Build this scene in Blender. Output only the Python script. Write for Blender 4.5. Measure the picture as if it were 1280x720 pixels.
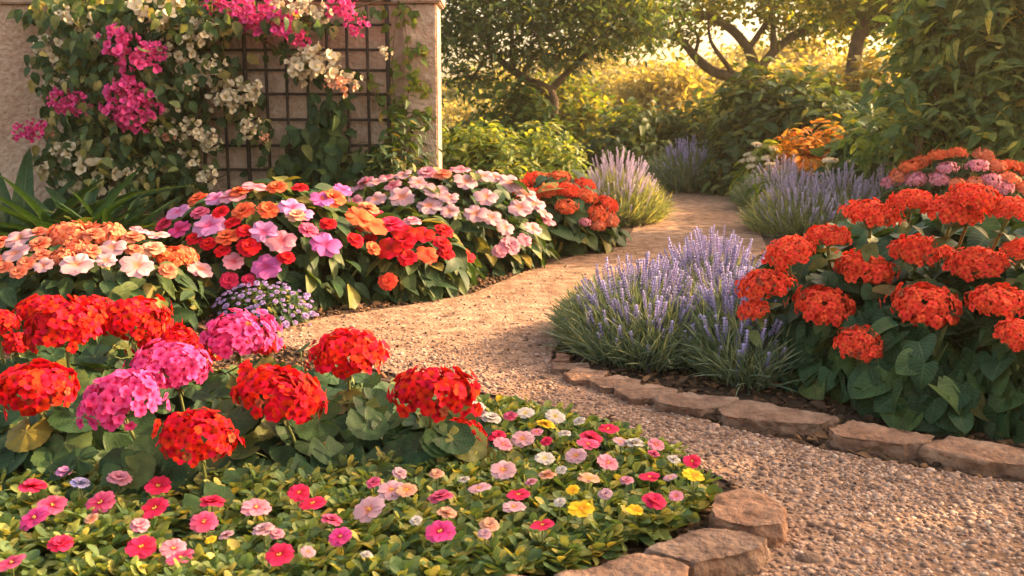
import bpy, math
import numpy as np
from mathutils import Vector, Matrix
R_ = math.radians
rng = np.random.default_rng(11)
for o in list(bpy.data.objects): bpy.data.objects.remove(o)
sc = bpy.context.scene
COL = sc.collection

# ------------------------------------------------------------------ camera
F = 1244.0; H = 1.0; PITCH = math.atan(210 / F)
cd = bpy.data.cameras.new('camera'); cam = bpy.data.objects.new('camera', cd); COL.objects.link(cam)
cam.location = (0, 0, H); cam.rotation_euler = (math.pi / 2 - PITCH, 0, 0)
cd.lens = 35; cd.sensor_width = 36; cd.clip_end = 2000; cd.clip_start = .05
cd.dof.use_dof = True; cd.dof.focus_distance = 3.6; cd.dof.aperture_fstop = 6.0
sc.camera = cam
# ------------------------------------------------------------------ light
SUN_EL = 26; SUN_AZ = 70            # azimuth clockwise from +Y (the view direction)
w = bpy.data.worlds.new('World'); sc.world = w; w.use_nodes = True
nt = w.node_tree; bg = nt.nodes['Background']
sky = nt.nodes.new('ShaderNodeTexSky'); sky.sky_type = 'NISHITA'; sky.sun_disc = False
sky.sun_elevation = R_(SUN_EL); sky.sun_rotation = R_(SUN_AZ); sky.dust_density = 5; sky.air_density = 1.0; sky.ozone_density = .5
tint = nt.nodes.new('ShaderNodeMix'); tint.data_type = 'RGBA'; tint.blend_type = 'MULTIPLY'
tint.inputs[0].default_value = 1; tint.inputs[7].default_value = (1.0, .81, .60, 1)
nt.links.new(sky.outputs[0], tint.inputs[6]); nt.links.new(tint.outputs[2], bg.inputs[0])
bg.inputs[1].default_value = .15
sd = bpy.data.lights.new('sun', 'SUN'); sun = bpy.data.objects.new('sun', sd); COL.objects.link(sun)
sd.energy = 3.4; sd.angle = R_(.8); sd.color = (1, .66, .34)
sv = Vector((math.sin(R_(SUN_AZ)) * math.cos(R_(SUN_EL)), math.cos(R_(SUN_AZ)) * math.cos(R_(SUN_EL)), math.sin(R_(SUN_EL))))
sun.rotation_euler = sv.to_track_quat('Z', 'Y').to_euler()
sc.view_settings.view_transform = 'Standard'; sc.view_settings.look = 'None'
sc.view_settings.exposure = 2.22; sc.view_settings.gamma = 1
sc.render.engine = 'CYCLES'
sc.cycles.max_bounces = 7; sc.cycles.transmission_bounces = 4; sc.cycles.transparent_max_bounces = 4

# ------------------------------------------------------------------ pixel -> place
def ray(x, y):
    s, c = math.sin(PITCH), math.cos(PITCH)
    u = (x - 640) / F; v = (360 - y) / F
    return np.array([u, c + v * s, -s + v * c])
def P(x, y, Y):
    d = ray(x, y); t = Y / d[1]
    return np.array([d[0] * t, Y, H + d[2] * t])
def G(x, y, z=0.):
    d = ray(x, y); t = (z - H) / d[2]
    return np.array([d[0] * t, d[1] * t, z])
def to_px(p):
    p = np.asarray(p, float); s, c = math.sin(PITCH), math.cos(PITCH)
    f = p[..., 1] * c - (p[..., 2] - H) * s; u = p[..., 1] * s + (p[..., 2] - H) * c
    return 640 + F * p[..., 0] / f, 360 - F * u / f
def in_poly(x, y, poly):
    x = np.asarray(x); y = np.asarray(y); r = np.zeros(x.shape, bool); n = len(poly)
    for i in range(n):
        x0, y0 = poly[i][:2]; x1, y1 = poly[(i + 1) % n][:2]
        if y0 == y1: continue
        r ^= ((y0 > y) != (y1 > y)) & (x < (x1 - x0) * (y - y0) / (y1 - y0) + x0)
    return r

# ------------------------------------------------------------------ mesh tools
def nrm(a): return a / np.maximum(np.linalg.norm(a, axis=-1, keepdims=True), 1e-9)
def frames(z, y):
    z = nrm(np.atleast_2d(np.asarray(z, float))); y = np.atleast_2d(np.asarray(y, float)) + np.array([1e-4, 2e-4, 0])
    y = nrm(y - (y * z).sum(-1, keepdims=True) * z); x = np.cross(y, z)
    return np.stack([x, y, z], axis=-1)
class Tpl:
    def __init__(s, v, faces, uv=None):
        s.v = np.asarray(v, float); s.L = np.array([i for f in faces for i in f], np.int64)
        s.C = np.array([len(f) for f in faces], np.int64)
        s.uv = np.asarray(uv, float) if uv is not None else np.zeros((len(s.v), 2))
class MB:
    def __init__(s): s.V = []; s.L = []; s.C = []; s.U = []; s.M = []; s.n = 0
    def add(s, t, R, T, S=1., mat=0):
        R = np.asarray(R, float); R = R[None] if R.ndim == 2 else R
        T = np.atleast_2d(np.asarray(T, float)); N = len(T)
        if N == 0: return s
        if len(R) != N: R = np.repeat(R, N, 0)
        S = np.asarray(S, float)
        if S.ndim == 0: R = R * S
        elif S.ndim == 1: R = R * S[:, None, None]
        else: R = R * S[:, None, :]
        v = np.einsum('nij,vj->nvi', R, t.v) + T[:, None, :]
        nv = len(t.v)
        s.V.append(v.reshape(-1, 3))
        s.L.append((t.L[None] + (np.arange(N) * nv)[:, None] + s.n).ravel())
        s.C.append(np.tile(t.C, N)); s.U.append(np.tile(t.uv[t.L], (N, 1)))
        s.M.append(np.full(N * len(t.C), mat)); s.n += N * nv
        return s
    def tube(s, pts, rad, sides=7, mat=0, sub=4):
        pts = np.asarray(pts, float)
        if len(pts) > 2 and sub > 1:
            pts, rad = catmull(pts, np.resize(rad, len(pts)) if np.ndim(rad) else np.full(len(pts), rad), sub)
        rad = np.full(len(pts), rad) if np.ndim(rad) == 0 else np.interp(np.linspace(0, 1, len(pts)), np.linspace(0, 1, len(rad)), rad)
        tg = nrm(np.gradient(pts, axis=0)); ref = np.array([.31, .95, .05]) if abs(tg[0][1]) < .8 else np.array([.9, .1, .3])
        x = nrm(np.cross(tg, ref)); y = np.cross(tg, x)
        a = np.linspace(0, 2 * np.pi, sides, endpoint=False)
        v = pts[:, None] + rad[:, None, None] * (np.cos(a)[None, :, None] * x[:, None] + np.sin(a)[None, :, None] * y[:, None])
        n = len(pts); f = []; uv = []
        for i in range(n):
            for j in range(sides): uv.append((j / sides, i / n))
        for i in range(n - 1):
            for j in range(sides):
                k = (j + 1) % sides; f.append((i * sides + j, i * sides + k, (i + 1) * sides + k, (i + 1) * sides + j))
        f.append(tuple(range(sides - 1, -1, -1))); f.append(tuple((n - 1) * sides + j for j in range(sides)))
        return s.add(Tpl(v.reshape(-1, 3), f, uv), np.eye(3), [[0, 0, 0]], 1., mat)
    def mesh(s, name, mats, smooth=True):
        me = bpy.data.meshes.new(name)
        V = np.concatenate(s.V); L = np.concatenate(s.L); C = np.concatenate(s.C); U = np.concatenate(s.U); M = np.concatenate(s.M)
        me.vertices.add(len(V)); me.vertices.foreach_set('co', V.astype(np.float32).ravel())
        me.loops.add(len(L)); me.loops.foreach_set('vertex_index', L.astype(np.int32))
        me.polygons.add(len(C)); me.polygons.foreach_set('loop_start', np.concatenate([[0], np.cumsum(C)[:-1]]).astype(np.int32))
        me.polygons.foreach_set('material_index', M.astype(np.int32))
        if smooth: me.polygons.foreach_set('use_smooth', np.ones(len(C), bool))
        uvl = me.uv_layers.new(name='UVMap'); uvl.data.foreach_set('uv', U.astype(np.float32).ravel())
        me.update(calc_edges=True); me.validate()
        for m in (mats if isinstance(mats, (list, tuple)) else [mats]): me.materials.append(m)
        return me
    def build(s, name, mats, parent=None, smooth=True):
        return link(name, s.mesh(name, mats, smooth), parent)
def catmull(p, r, sub):
    n = len(p); P0 = np.vstack([2 * p[0] - p[1], p, 2 * p[-1] - p[-2]]); out = []; ro = []
    for i in range(n - 1):
        a, b, c, d = P0[i:i + 4]
        for k in range(sub):
            t = k / sub
            out.append(.5 * ((2 * b) + (-a + c) * t + (2 * a - 5 * b + 4 * c - d) * t * t + (-a + 3 * b - 3 * c + d) * t ** 3))
            ro.append(r[i] * (1 - t) + r[i + 1] * t)
    out.append(p[-1]); ro.append(r[-1])
    return np.array(out), np.array(ro)
def link(name, data, parent=None):
    o = bpy.data.objects.new(name, data); COL.objects.link(o)
    if parent: o.parent = parent
    return o
def tag(o, label=None, cat=None, group=None, kind=None):
    if label: o['label'] = label
    if cat: o['category'] = cat
    if group: o['group'] = group
    if kind: o['kind'] = kind
    return o
def thing(name, label, cat, loc, group=None):
    o = link(name, None); o.location = loc; o.empty_display_size = .05
    return tag(o, label, cat, group)
def place(o, loc, M3=None, s=1.):
    m = Matrix.Identity(4)
    if M3 is not None:
        for i in range(3):
            for j in range(3): m[i][j] = float(M3[i][j]) * (s if np.ndim(s) == 0 else s[j])
    else:
        for i in range(3): m[i][i] = s
    m.translation = Vector([float(a) for a in loc]); o.matrix_local = m
    return o
def rnd(*a): return rng.uniform(*a)
def rvec(n): return nrm(rng.normal(size=(n, 3)))

# ------------------------------------------------------------------ materials
def newmat(name):
    m = bpy.data.materials.new(name); m.use_nodes = True; nt = m.node_tree
    for n in list(nt.nodes): nt.nodes.remove(n)
    return m, nt, nt.nodes.new('ShaderNodeOutputMaterial')
def N(nt, t, **k):
    n = nt.nodes.new(t)
    for a, b in k.items():
        if a.startswith('i_'): n.inputs[int(a[2:])].default_value = b
        else: setattr(n, a, b)
    return n
def ramp(nt, cols, fac=None, interp='LINEAR'):
    r = N(nt, 'ShaderNodeValToRGB'); r.color_ramp.interpolation = interp; e = r.color_ramp.elements
    while len(e) < len(cols): e.new(.5)
    for el, (p, c) in zip(e, cols): el.position = p; el.color = (*c, 1)
    if fac is not None: nt.links.new(fac, r.inputs[0])
    return r
def leafmat(name, cols, vein=.35, trans=.3, tcol=None, rough=.5, lat=True, spots=0.0, spec=.2):
    m, nt, out = newmat(name); l = nt.links.new
    geo = N(nt, 'ShaderNodeNewGeometry'); rp = ramp(nt, cols, geo.outputs['Random Per Island'])
    tc = N(nt, 'ShaderNodeTexCoord'); sx = N(nt, 'ShaderNodeSeparateXYZ'); l(tc.outputs['UV'], sx.inputs[0])
    # midrib and side veins from the leaf's own coordinates
    a = N(nt, 'ShaderNodeMath', operation='SUBTRACT', i_1=.5); l(sx.outputs[0], a.inputs[0])
    b = N(nt, 'ShaderNodeMath', operation='ABSOLUTE'); l(a.outputs[0], b.inputs[0])
    mid = N(nt, 'ShaderNodeMapRange', i_1=.0, i_2=.035, i_3=1., i_4=0.); l(b.outputs[0], mid.inputs[0])
    c = N(nt, 'ShaderNodeMath', operation='MULTIPLY_ADD', i_1=-.8); l(b.outputs[0], c.inputs[0]); l(sx.outputs[1], c.inputs[2])
    d = N(nt, 'ShaderNodeMath', operation='MULTIPLY', i_1=44.); l(c.outputs[0], d.inputs[0])
    e = N(nt, 'ShaderNodeMath', operation='SINE'); l(d.outputs[0], e.inputs[0])
    f = N(nt, 'ShaderNodeMapRange', i_1=.8, i_2=1., i_3=0., i_4=.7 if lat else 0.); l(e.outputs[0], f.inputs[0])
    mx = N(nt, 'ShaderNodeMath', operation='MAXIMUM'); l(mid.outputs[0], mx.inputs[0]); l(f.outputs[0], mx.inputs[1])
    vf = N(nt, 'ShaderNodeMath', operation='MULTIPLY', i_1=vein); l(mx.outputs[0], vf.inputs[0])
    light = N(nt, 'ShaderNodeMix', data_type='RGBA', blend_type='MIX'); light.inputs[7].default_value = (.30, .34, .16, 1)
    l(vf.outputs[0], light.inputs[0])
    no = N(nt, 'ShaderNodeTexNoise'); no.inputs['Scale'].default_value = 35; l(tc.outputs['Object'], no.inputs['Vector'])
    hs = N(nt, 'ShaderNodeHueSaturation'); mr = N(nt, 'ShaderNodeMapRange', i_1=.3, i_2=.7, i_3=.72, i_4=1.25)
    l(no.outputs[0], mr.inputs[0]); l(mr.outputs[0], hs.inputs['Value']); l(rp.outputs[0], hs.inputs['Color']); l(hs.outputs[0], light.inputs[6])
    pb = N(nt, 'ShaderNodeBsdfPrincipled'); pb.inputs['Roughness'].default_value = rough; pb.inputs['Specular IOR Level'].default_value = spec
    col = light.outputs[2]; l(col, pb.inputs['Base Color'])
    bp = N(nt, 'ShaderNodeBump', invert=True); bp.inputs['Strength'].default_value = .5; bp.inputs['Distance'].default_value = .002
    l(mx.outputs[0], bp.inputs['Height']); l(bp.outputs[0], pb.inputs['Normal'])
    tr = N(nt, 'ShaderNodeBsdfTranslucent')
    tm = N(nt, 'ShaderNodeMix', data_type='RGBA', blend_type='MULTIPLY', i_0=1.); tm.inputs[7].default_value = (*(tcol or (2.2, 1.9, .6)), 1)
    l(col, tm.inputs[6]); l(tm.outputs[2], tr.inputs[0])
    ms = N(nt, 'ShaderNodeMixShader', i_0=trans); l(pb.outputs[0], ms.inputs[1]); l(tr.outputs[0], ms.inputs[2]); l(ms.outputs[0], out.inputs[0])
    return m
def petalmat(name, base, tip=None, centre=None, var=.16, trans=.2, rough=.75):
    m, nt, out = newmat(name); l = nt.links.new
    tc = N(nt, 'ShaderNodeTexCoord'); sx = N(nt, 'ShaderNodeSeparateXYZ'); l(tc.outputs['UV'], sx.inputs[0])
    tip = tip or base; centre = centre or base
    r = ramp(nt, [(0, centre), (.16, centre), (.34, base), (1, tip)], sx.outputs[1])
    geo = N(nt, 'ShaderNodeNewGeometry'); mr = N(nt, 'ShaderNodeMapRange', i_3=1 - var, i_4=1 + var); l(geo.outputs['Random Per Island'], mr.inputs[0])
    # fine veins running out along the petal
    v = N(nt, 'ShaderNodeMath', operation='MULTIPLY', i_1=50.); l(sx.outputs[0], v.inputs[0])
    s = N(nt, 'ShaderNodeMath', operation='SINE'); l(v.outputs[0], s.inputs[0])
    mv = N(nt, 'ShaderNodeMapRange', i_1=-1., i_2=1., i_3=.93, i_4=1.03); l(s.outputs[0], mv.inputs[0])
    mm = N(nt, 'ShaderNodeMath', operation='MULTIPLY'); l(mr.outputs[0], mm.inputs[0]); l(mv.outputs[0], mm.inputs[1])
    hs = N(nt, 'ShaderNodeHueSaturation'); l(mm.outputs[0], hs.inputs['Value']); l(r.outputs[0], hs.inputs['Color'])
    hr = N(nt, 'ShaderNodeMapRange', i_3=.5 - var * .035, i_4=.5 + var * .035); 
    wn = N(nt, 'ShaderNodeTexWhiteNoise', noise_dimensions='1D'); l(geo.outputs['Random Per Island'], wn.inputs['W']); l(wn.outputs[0], hr.inputs[0]); l(hr.outputs[0], hs.inputs['Hue'])
    pb = N(nt, 'ShaderNodeBsdfPrincipled'); pb.inputs['Roughness'].default_value = rough; pb.inputs['Specular IOR Level'].default_value = .12
    l(hs.outputs[0], pb.inputs['Base Color'])
    tr = N(nt, 'ShaderNodeBsdfTranslucent'); l(hs.outputs[0], tr.inputs[0])
    ms = N(nt, 'ShaderNodeMixShader', i_0=trans); l(pb.outputs[0], ms.inputs[1]); l(tr.outputs[0], ms.inputs[2]); l(ms.outputs[0], out.inputs[0])
    return m
def surf(name, cols, scale=6, detail=8, rough=.85, bump=.3, bscale=40, dist=.01, island=False, spec=.3, cols2=None, scale2=3, big=None):
    m, nt, out = newmat(name); l = nt.links.new
    tc = N(nt, 'ShaderNodeTexCoord'); no = N(nt, 'ShaderNodeTexNoise'); no.inputs['Scale'].default_value = scale; no.inputs['Detail'].default_value = detail
    l(tc.outputs['Object'], no.inputs['Vector'])
    if island:
        geo = N(nt, 'ShaderNodeNewGeometry'); rp = ramp(nt, cols, geo.outputs['Random Per Island'])
        hs = N(nt, 'ShaderNodeHueSaturation'); mr = N(nt, 'ShaderNodeMapRange', i_1=.3, i_2=.7, i_3=.75, i_4=1.2); l(no.outputs[0], mr.inputs[0]); l(mr.outputs[0], hs.inputs['Value']); l(rp.outputs[0], hs.inputs['Color']); col = hs.outputs[0]
    else:
        rp = ramp(nt, cols, no.outputs[0]); col = rp.outputs[0]
    if big:
        n3 = N(nt, 'ShaderNodeTexNoise'); n3.inputs['Scale'].default_value = big[0]; n3.inputs['Detail'].default_value = 5; l(tc.outputs['Object'], n3.inputs['Vector'])
        r3 = N(nt, 'ShaderNodeMapRange', i_1=.4, i_2=.62); l(n3.outputs[0], r3.inputs[0])
        mx = N(nt, 'ShaderNodeMix', data_type='RGBA', blend_type='MULTIPLY'); mx.inputs[7].default_value = (*big[1], 1); l(r3.outputs[0], mx.inputs[0]); l(col, mx.inputs[6]); col = mx.outputs[2]
    pb = N(nt, 'ShaderNodeBsdfPrincipled'); pb.inputs['Roughness'].default_value = rough; pb.inputs['Specular IOR Level'].default_value = spec
    if name == 'stone':
        oi = N(nt, 'ShaderNodeObjectInfo'); rr = ramp(nt, [(0, (.72, .74, .78)), (.5, (1, .94, .88)), (1, (1.1, .9, .78))], oi.outputs['Random']); mo = N(nt, 'ShaderNodeMix', data_type='RGBA', blend_type='MULTIPLY', i_0=1.); l(col, mo.inputs[6]); l(rr.outputs[0], mo.inputs[7]); col = mo.outputs[2]
    l(col, pb.inputs['Base Color'])
    n2 = N(nt, 'ShaderNodeTexNoise'); n2.inputs['Scale'].default_value = bscale; n2.inputs['Detail'].default_value = 8; l(tc.outputs['Object'], n2.inputs['Vector'])
    bp = N(nt, 'ShaderNodeBump'); bp.inputs['Strength'].default_value = bump; bp.inputs['Distance'].default_value = dist; l(n2.outputs[0], bp.inputs['Height']); l(bp.outputs[0], pb.inputs['Normal'])
    l(pb.outputs[0], out.inputs[0])
    return m
M = {}
M['ger_leaf'] = leafmat('ger_leaf', [(0, (.015, .048, .022)), (.45, (.032, .078, .028)), (.82, (.062, .11, .035)), (.92, (.13, .14, .035)), (1, (.26, .20, .035))], .16, .16)
M['heart_leaf'] = leafmat('heart_leaf', [(0, (.014, .046, .020)), (.6, (.024, .066, .026)), (.92, (.06, .11, .03)), (1, (.13, .08, .025))], .22, .13)
M['imp_leaf'] = leafmat('imp_leaf', [(0, (.016, .048, .020)), (.55, (.030, .070, .024)), (.88, (.08, .11, .028)), (1, (.24, .19, .04))], .22, .2)
M['cover_leaf'] = leafmat('cover_leaf', [(0, (.07, .135, .055)), (.45, (.13, .20, .07)), (.78, (.25, .29, .09)), (1, (.46, .38, .09))], .2, .28, lat=False)
M['strap_leaf'] = leafmat('strap_leaf', [(0, (.015, .045, .02)), (.7, (.03, .07, .025)), (1, (.12, .14, .04))], .25, .2, lat=False)
M['boug_leaf'] = leafmat('boug_leaf', [(0, (.034, .075, .034)), (.55, (.065, .115, .045)), (.82, (.15, .17, .06)), (1, (.42, .36, .14))], .25, .28, lat=False)
M['lav_leaf'] = leafmat('lav_leaf', [(0, (.095, .15, .10)), (.6, (.17, .23, .145)), (1, (.33, .35, .20))], 0, .2, lat=False)
M['lav_sunlit'] = leafmat('lav_sunlit', [(0, (.11, .16, .10)), (.6, (.22, .26, .15)), (1, (.42, .40, .18))], 0, .3, lat=False)  # lavender leaves with golden sunlight put into their colour
M['bush_yel'] = leafmat('bush_yel', [(0, (.06, .11, .025)), (.5, (.13, .19, .04)), (1, (.30, .30, .07))], .1, .4, lat=False)
M['bush_dark'] = leafmat('bush_dark', [(0, (.03, .065, .025)), (.6, (.06, .10, .03)), (.9, (.12, .15, .04)), (1, (.26, .22, .05))], .1, .3, lat=False)
M['bush_mid'] = leafmat('bush_mid', [(0, (.03, .075, .025)), (.6, (.06, .11, .03)), (.9, (.12, .16, .035)), (1, (.3, .26, .05))], .25, .3, lat=False)
M['bush_tall'] = leafmat('bush_tall', [(0, (.055, .12, .05)), (.5, (.12, .19, .065)), (.85, (.22, .27, .08)), (1, (.46, .40, .10))], .2, .48, lat=False)
M['bush_orange'] = leafmat('bush_orange', [(0, (.10, .13, .02)), (.3, (.35, .20, .03)), (.7, (.60, .22, .03)), (1, (.70, .34, .05))], .05, .4, tcol=(1.5, 1.2, .6), lat=False)
M['tree_blue'] = leafmat('tree_blue', [(0, (.03, .065, .04)), (.6, (.06, .105, .05)), (1, (.16, .18, .05))], 0, .42, lat=False)
M['tree_gold_lit'] = leafmat('tree_gold_lit', [(0, (.16, .16, .04)), (.5, (.29, .26, .08)), (1, (.44, .36, .13))], 0, .5, tcol=(1.6, 1.3, .5), lat=False)  # golden sunlight put into the leaf colour
M['tree_far_hazy'] = leafmat('tree_far_hazy', [(0, (.17, .18, .07)), (.5, (.30, .28, .12)), (1, (.46, .38, .18))], 0, .5, tcol=(1.4, 1.2, .6), lat=False)  # pale gold of sun and haze put into the leaf colour
M['tree_mid'] = leafmat('tree_mid', [(0, (.04, .08, .02)), (.5, (.09, .13, .025)), (1, (.28, .24, .04))], 0, .45, lat=False)
M['red'] = petalmat('red', (.58, .005, .008), (.66, .008, .010), (.30, .003, .004), .3)
M['vermilion'] = petalmat('vermilion', (.82, .072, .032), (.87, .10, .045), (.46, .016, .01), .2)
M['hotpink'] = petalmat('hotpink', (.66, .035, .20), (.74, .09, .30), (.48, .01, .07), .2)
M['crimson'] = petalmat('crimson', (.66, .015, .07), (.74, .04, .12), (.5, .02, .03))
M['rose'] = petalmat('rose', (.66, .06, .16), (.72, .14, .26), (.50, .02, .06))
M['pink'] = petalmat('pink', (.64, .20, .28), (.70, .31, .39), (.60, .08, .12))
M['palepink'] = petalmat('palepink', (.56, .29, .34), (.62, .38, .43), (.60, .20, .12), .14)
M['lilac'] = petalmat('lilac', (.56, .18, .42), (.64, .29, .54), (.50, .07, .2))
M['orchid'] = petalmat('orchid', (.50, .09, .34), (.60, .15, .44), (.4, .04, .16))
M['orange'] = petalmat('orange', (.70, .11, .04), (.74, .16, .065), (.60, .06, .02))
M['salmon'] = petalmat('salmon', (.68, .17, .09), (.72, .24, .14), (.60, .09, .03))
M['yellow'] = petalmat('yellow', (.78, .42, .015), (.88, .60, .04), (.80, .30, .01))
M['white'] = petalmat('white', (.58, .50, .45), (.64, .57, .52), (.62, .50, .2), .1)
M['cream'] = petalmat('cream', (.62, .52, .36), (.68, .59, .44), (.46, .45, .2), .14)
M['magenta'] = petalmat('magenta', (.72, .05, .26), (.80, .11, .34), (.55, .03, .14), .2)
M['violet'] = petalmat('violet', (.36, .31, .56), (.50, .44, .68), (.29, .28, .42), .35)
M['mauve'] = petalmat('mauve', (.52, .43, .60), (.64, .55, .70), (.42, .37, .46), .25)
M['aster'] = petalmat('aster', (.30, .19, .46), (.40, .27, .54), (.4, .3, .2), .3)
M['peach'] = petalmat('peach', (.68, .30, .18), (.72, .40, .28), (.66, .22, .04))
M['faded'] = petalmat('faded', (.30, .06, .03), (.38, .10, .04), (.2, .05, .02), .4)
M['stamen'] = surf('stamen', [(0, (.75, .42, .06)), (1, (.85, .60, .15))], rough=.8)
M['stem'] = surf('stem', [(.3, (.09, .12, .03)), (.7, (.18, .20, .06))], scale=30, rough=.6)
M['stem_brown'] = surf('stem_brown', [(.3, (.06, .04, .02)), (.7, (.14, .09, .04))], scale=30, rough=.8)
M['bark'] = surf('bark', [(.3, (.05, .035, .022)), (.7, (.13, .085, .05))], scale=9, bump=.8, bscale=30, dist=.03)
M['iron'] = surf('iron', [(.35, (.014, .010, .009)), (.7, (.045, .026, .018))], scale=40, rough=.6, bump=.3, bscale=120, dist=.002, spec=.4)
M['stucco'] = surf('stucco', [(.3, (.47, .32, .235)), (.5, (.57, .405, .31)), (.68, (.65, .485, .38))], scale=16, bump=1., bscale=30, dist=.035, rough=.95, big=(1.3, (.80, .74, .70)))
M['capstone'] = surf('capstone', [(.3, (.30, .20, .15)), (.7, (.48, .35, .27))], scale=9, bump=.6, bscale=50)
M['stone'] = surf('stone', [(.3, (.12, .07, .05)), (.45, (.25, .15, .105)), (.56, (.33, .21, .15)), (.7, (.45, .31, .23))], scale=14, detail=14, bump=1., bscale=45, dist=.02, rough=.9, big=(4, (.68, .66, .66)))
M['pebble'] = surf('pebble', [(0, (.11, .065, .05)), (.25, (.21, .125, .09)), (.6, (.31, .195, .145)), (.92, (.39, .265, .20)), (1, (.48, .36, .29))], scale=60, island=True, rough=.75, bump=.2, bscale=200, dist=.002)
M['mulch'] = surf('mulch', [(0, (.035, .02, .012)), (.5, (.10, .055, .03)), (1, (.24, .12, .055))], scale=60, island=True, rough=.9)
M['gravel_sheet'] = surf('gravel_sheet', [(.3, (.15, .085, .055)), (.5, (.30, .18, .12)), (.7, (.44, .29, .20))], scale=11, detail=15, bump=1., bscale=45, dist=.02, rough=.95, big=(1.1, (.78, .73, .68)))
M['soil'] = surf('soil', [(.3, (.03, .018, .011)), (.7, (.11, .065, .04))], scale=30, detail=10, bump=1, bscale=60, dist=.02, rough=1)
M['greens'] = surf('greens', [(.3, (.05, .07, .015)), (.7, (.16, .15, .03))], scale=3, detail=10, bump=1, bscale=20, dist=.05, rough=1)

# ------------------------------------------------------------------ leaf and flower shapes
def blade(prof, nu=6, nv=2, fold=.25, droop=.25, curl=.0, ruffle=.0, length=1.):
    """a leaf along +Y in the XY plane; prof(t) = half width"""
    v = []; uv = []
    for i in range(nu + 1):
        t = i / nu; wd = prof(t)
        for j in range(-nv, nv + 1):
            s = j / nv
            v.append((s * wd, t * length, abs(s) * wd * fold - droop * t * t * length + curl * math.sin(t * math.pi) + ruffle * math.sin(t * 19 + j) * abs(s) * wd))
            uv.append((.5 + .5 * s, t))
    W = 2 * nv + 1
    f = [(i * W + j, i * W + j + 1, (i + 1) * W + j + 1, (i + 1) * W + j) for i in range(nu) for j in range(W - 1)]
    return Tpl(v, f, uv)
def disc_leaf(rf, zf, segs=28, rings=3, a0=0.):
    v = [(0, 0, zf(0, 0))]; uv = [(.5, .0)]
    for k in range(1, rings + 1):
        for j in range(segs):
            a = 2 * math.pi * j / segs; q = k / rings; r = rf(a) * q
            v.append((r * math.sin(a), r * math.cos(a), zf(q, a))); uv.append(None)
    for i in range(1, len(v)):
        k = (i - 1) // segs + 1; a = 2 * math.pi * ((i - 1) % segs) / segs; q = k / rings
        # repeated veins: u follows distance from the nearest of seven ribs
        m = .05 + abs(((a / (2 * math.pi) * 7) + .5) % 1 - .5)
        uv[i] = (.5 + m * q * .9, q)
    f = []
    for j in range(segs): f.append((0, 1 + j, 1 + (j + 1) % segs))
    for k in range(1, rings):
        for j in range(segs):
            b = 1 + (k - 1) * segs; c = 1 + k * segs; n = (j + 1) % segs; f.append((b + j, c + j, c + n, b + n))
    return Tpl(v, f, uv)
def ger_r(a):
    d = abs(((a + math.pi) % (2 * math.pi)) - math.pi)     # 0 at the tip, pi at the stalk
    notch = 1 - .82 * max(0, (d - 2.72) / .42) ** 1.2 if d > 2.72 else 1
    return (1 + .035 * math.cos(7 * a) + .030 * math.cos(21 * a)) * max(.12, notch)
GERL = [disc_leaf(ger_r, (lambda p1, p2: lambda q, a: .10 * q * q * (1 + .5 * math.sin(2 * a + p1)) + .028 * q * math.cos(7 * a) - p2 * q * q * .35)(p, p2), 56, 4) for p, p2 in ((0, .2), (1.7, .9), (3.1, -.1))]
HEART = [blade(lambda t: .56 * (math.sin(math.pi * min(1, (t * .93 + .07)) ** .62) ** .75) * (1 if t < .96 else .25) + .01, 9, 3, f_, d_) for f_, d_ in ((.22, .3), (.1, .15), (.35, .45))]
for h_ in HEART:                                                 # push the two lobes back behind the stalk
    x = h_.v[:, 0]; y = h_.v[:, 1]; h_.v[:, 1] = y - .55 * np.abs(x) * np.clip(1 - y * 1.6, 0, 1)
OVATE = [blade(lambda t: .27 * math.sin(math.pi * t ** .8) ** .8 + .006, 7, 2, f_, d_) for f_, d_ in ((.3, .25), (.15, .5), (.4, .1))]
SPAT = [blade(lambda t: .30 * (math.sin(math.pi * min(1, t * .97) ** 1.5) ** .7) + .03, 6, 2, f_, d_) for f_, d_ in ((.35, .25), (.2, -.25), (.5, .05))]
BOUGL = [blade(lambda t: .33 * math.sin(math.pi * t ** .7) ** .85 + .005, 5, 1, f_, d_) for f_, d_ in ((.4, .2), (.2, .5))]
SMALL = [blade(lambda t: .26 * math.sin(math.pi * t ** .85) + .004, 3, 1, .35, d_) for d_ in (.2, .5)]
LANCE = [blade(lambda t: .17 * math.sin(math.pi * t ** .75) + .004, 5, 1, .35, d_) for d_ in (.25, .7)]
STRAP = [blade(lambda t: .055 * 1.45 * math.sin(math.pi * (t * .9 + .1) ** .6) ** .6 + .002, 10, 1, .6, d_) for d_ in (.25, .6, .95)]
NEEDLE = [blade(lambda t: .021 * (1 - t ** 3) + .002, 4, 1, .3, d_) for d_ in (.0, .25, .5)]
def petal(wd=.42, cup=.25, back=.2, nu=4, nv=2, heart=0.):
    t = blade(lambda t: wd * math.sin(math.pi * (t * .86 + .02) ** 1.15) ** .65 + .01, nu, nv, .12, back, cup * .35)
    if heart:
        x = t.v[:, 0]; y = t.v[:, 1]; t.v[:, 1] = y - heart * np.clip(1 - np.abs(x) / (wd * .5), 0, 1) * np.clip(y - .7, 0, 1) / .3
    return t
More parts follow.
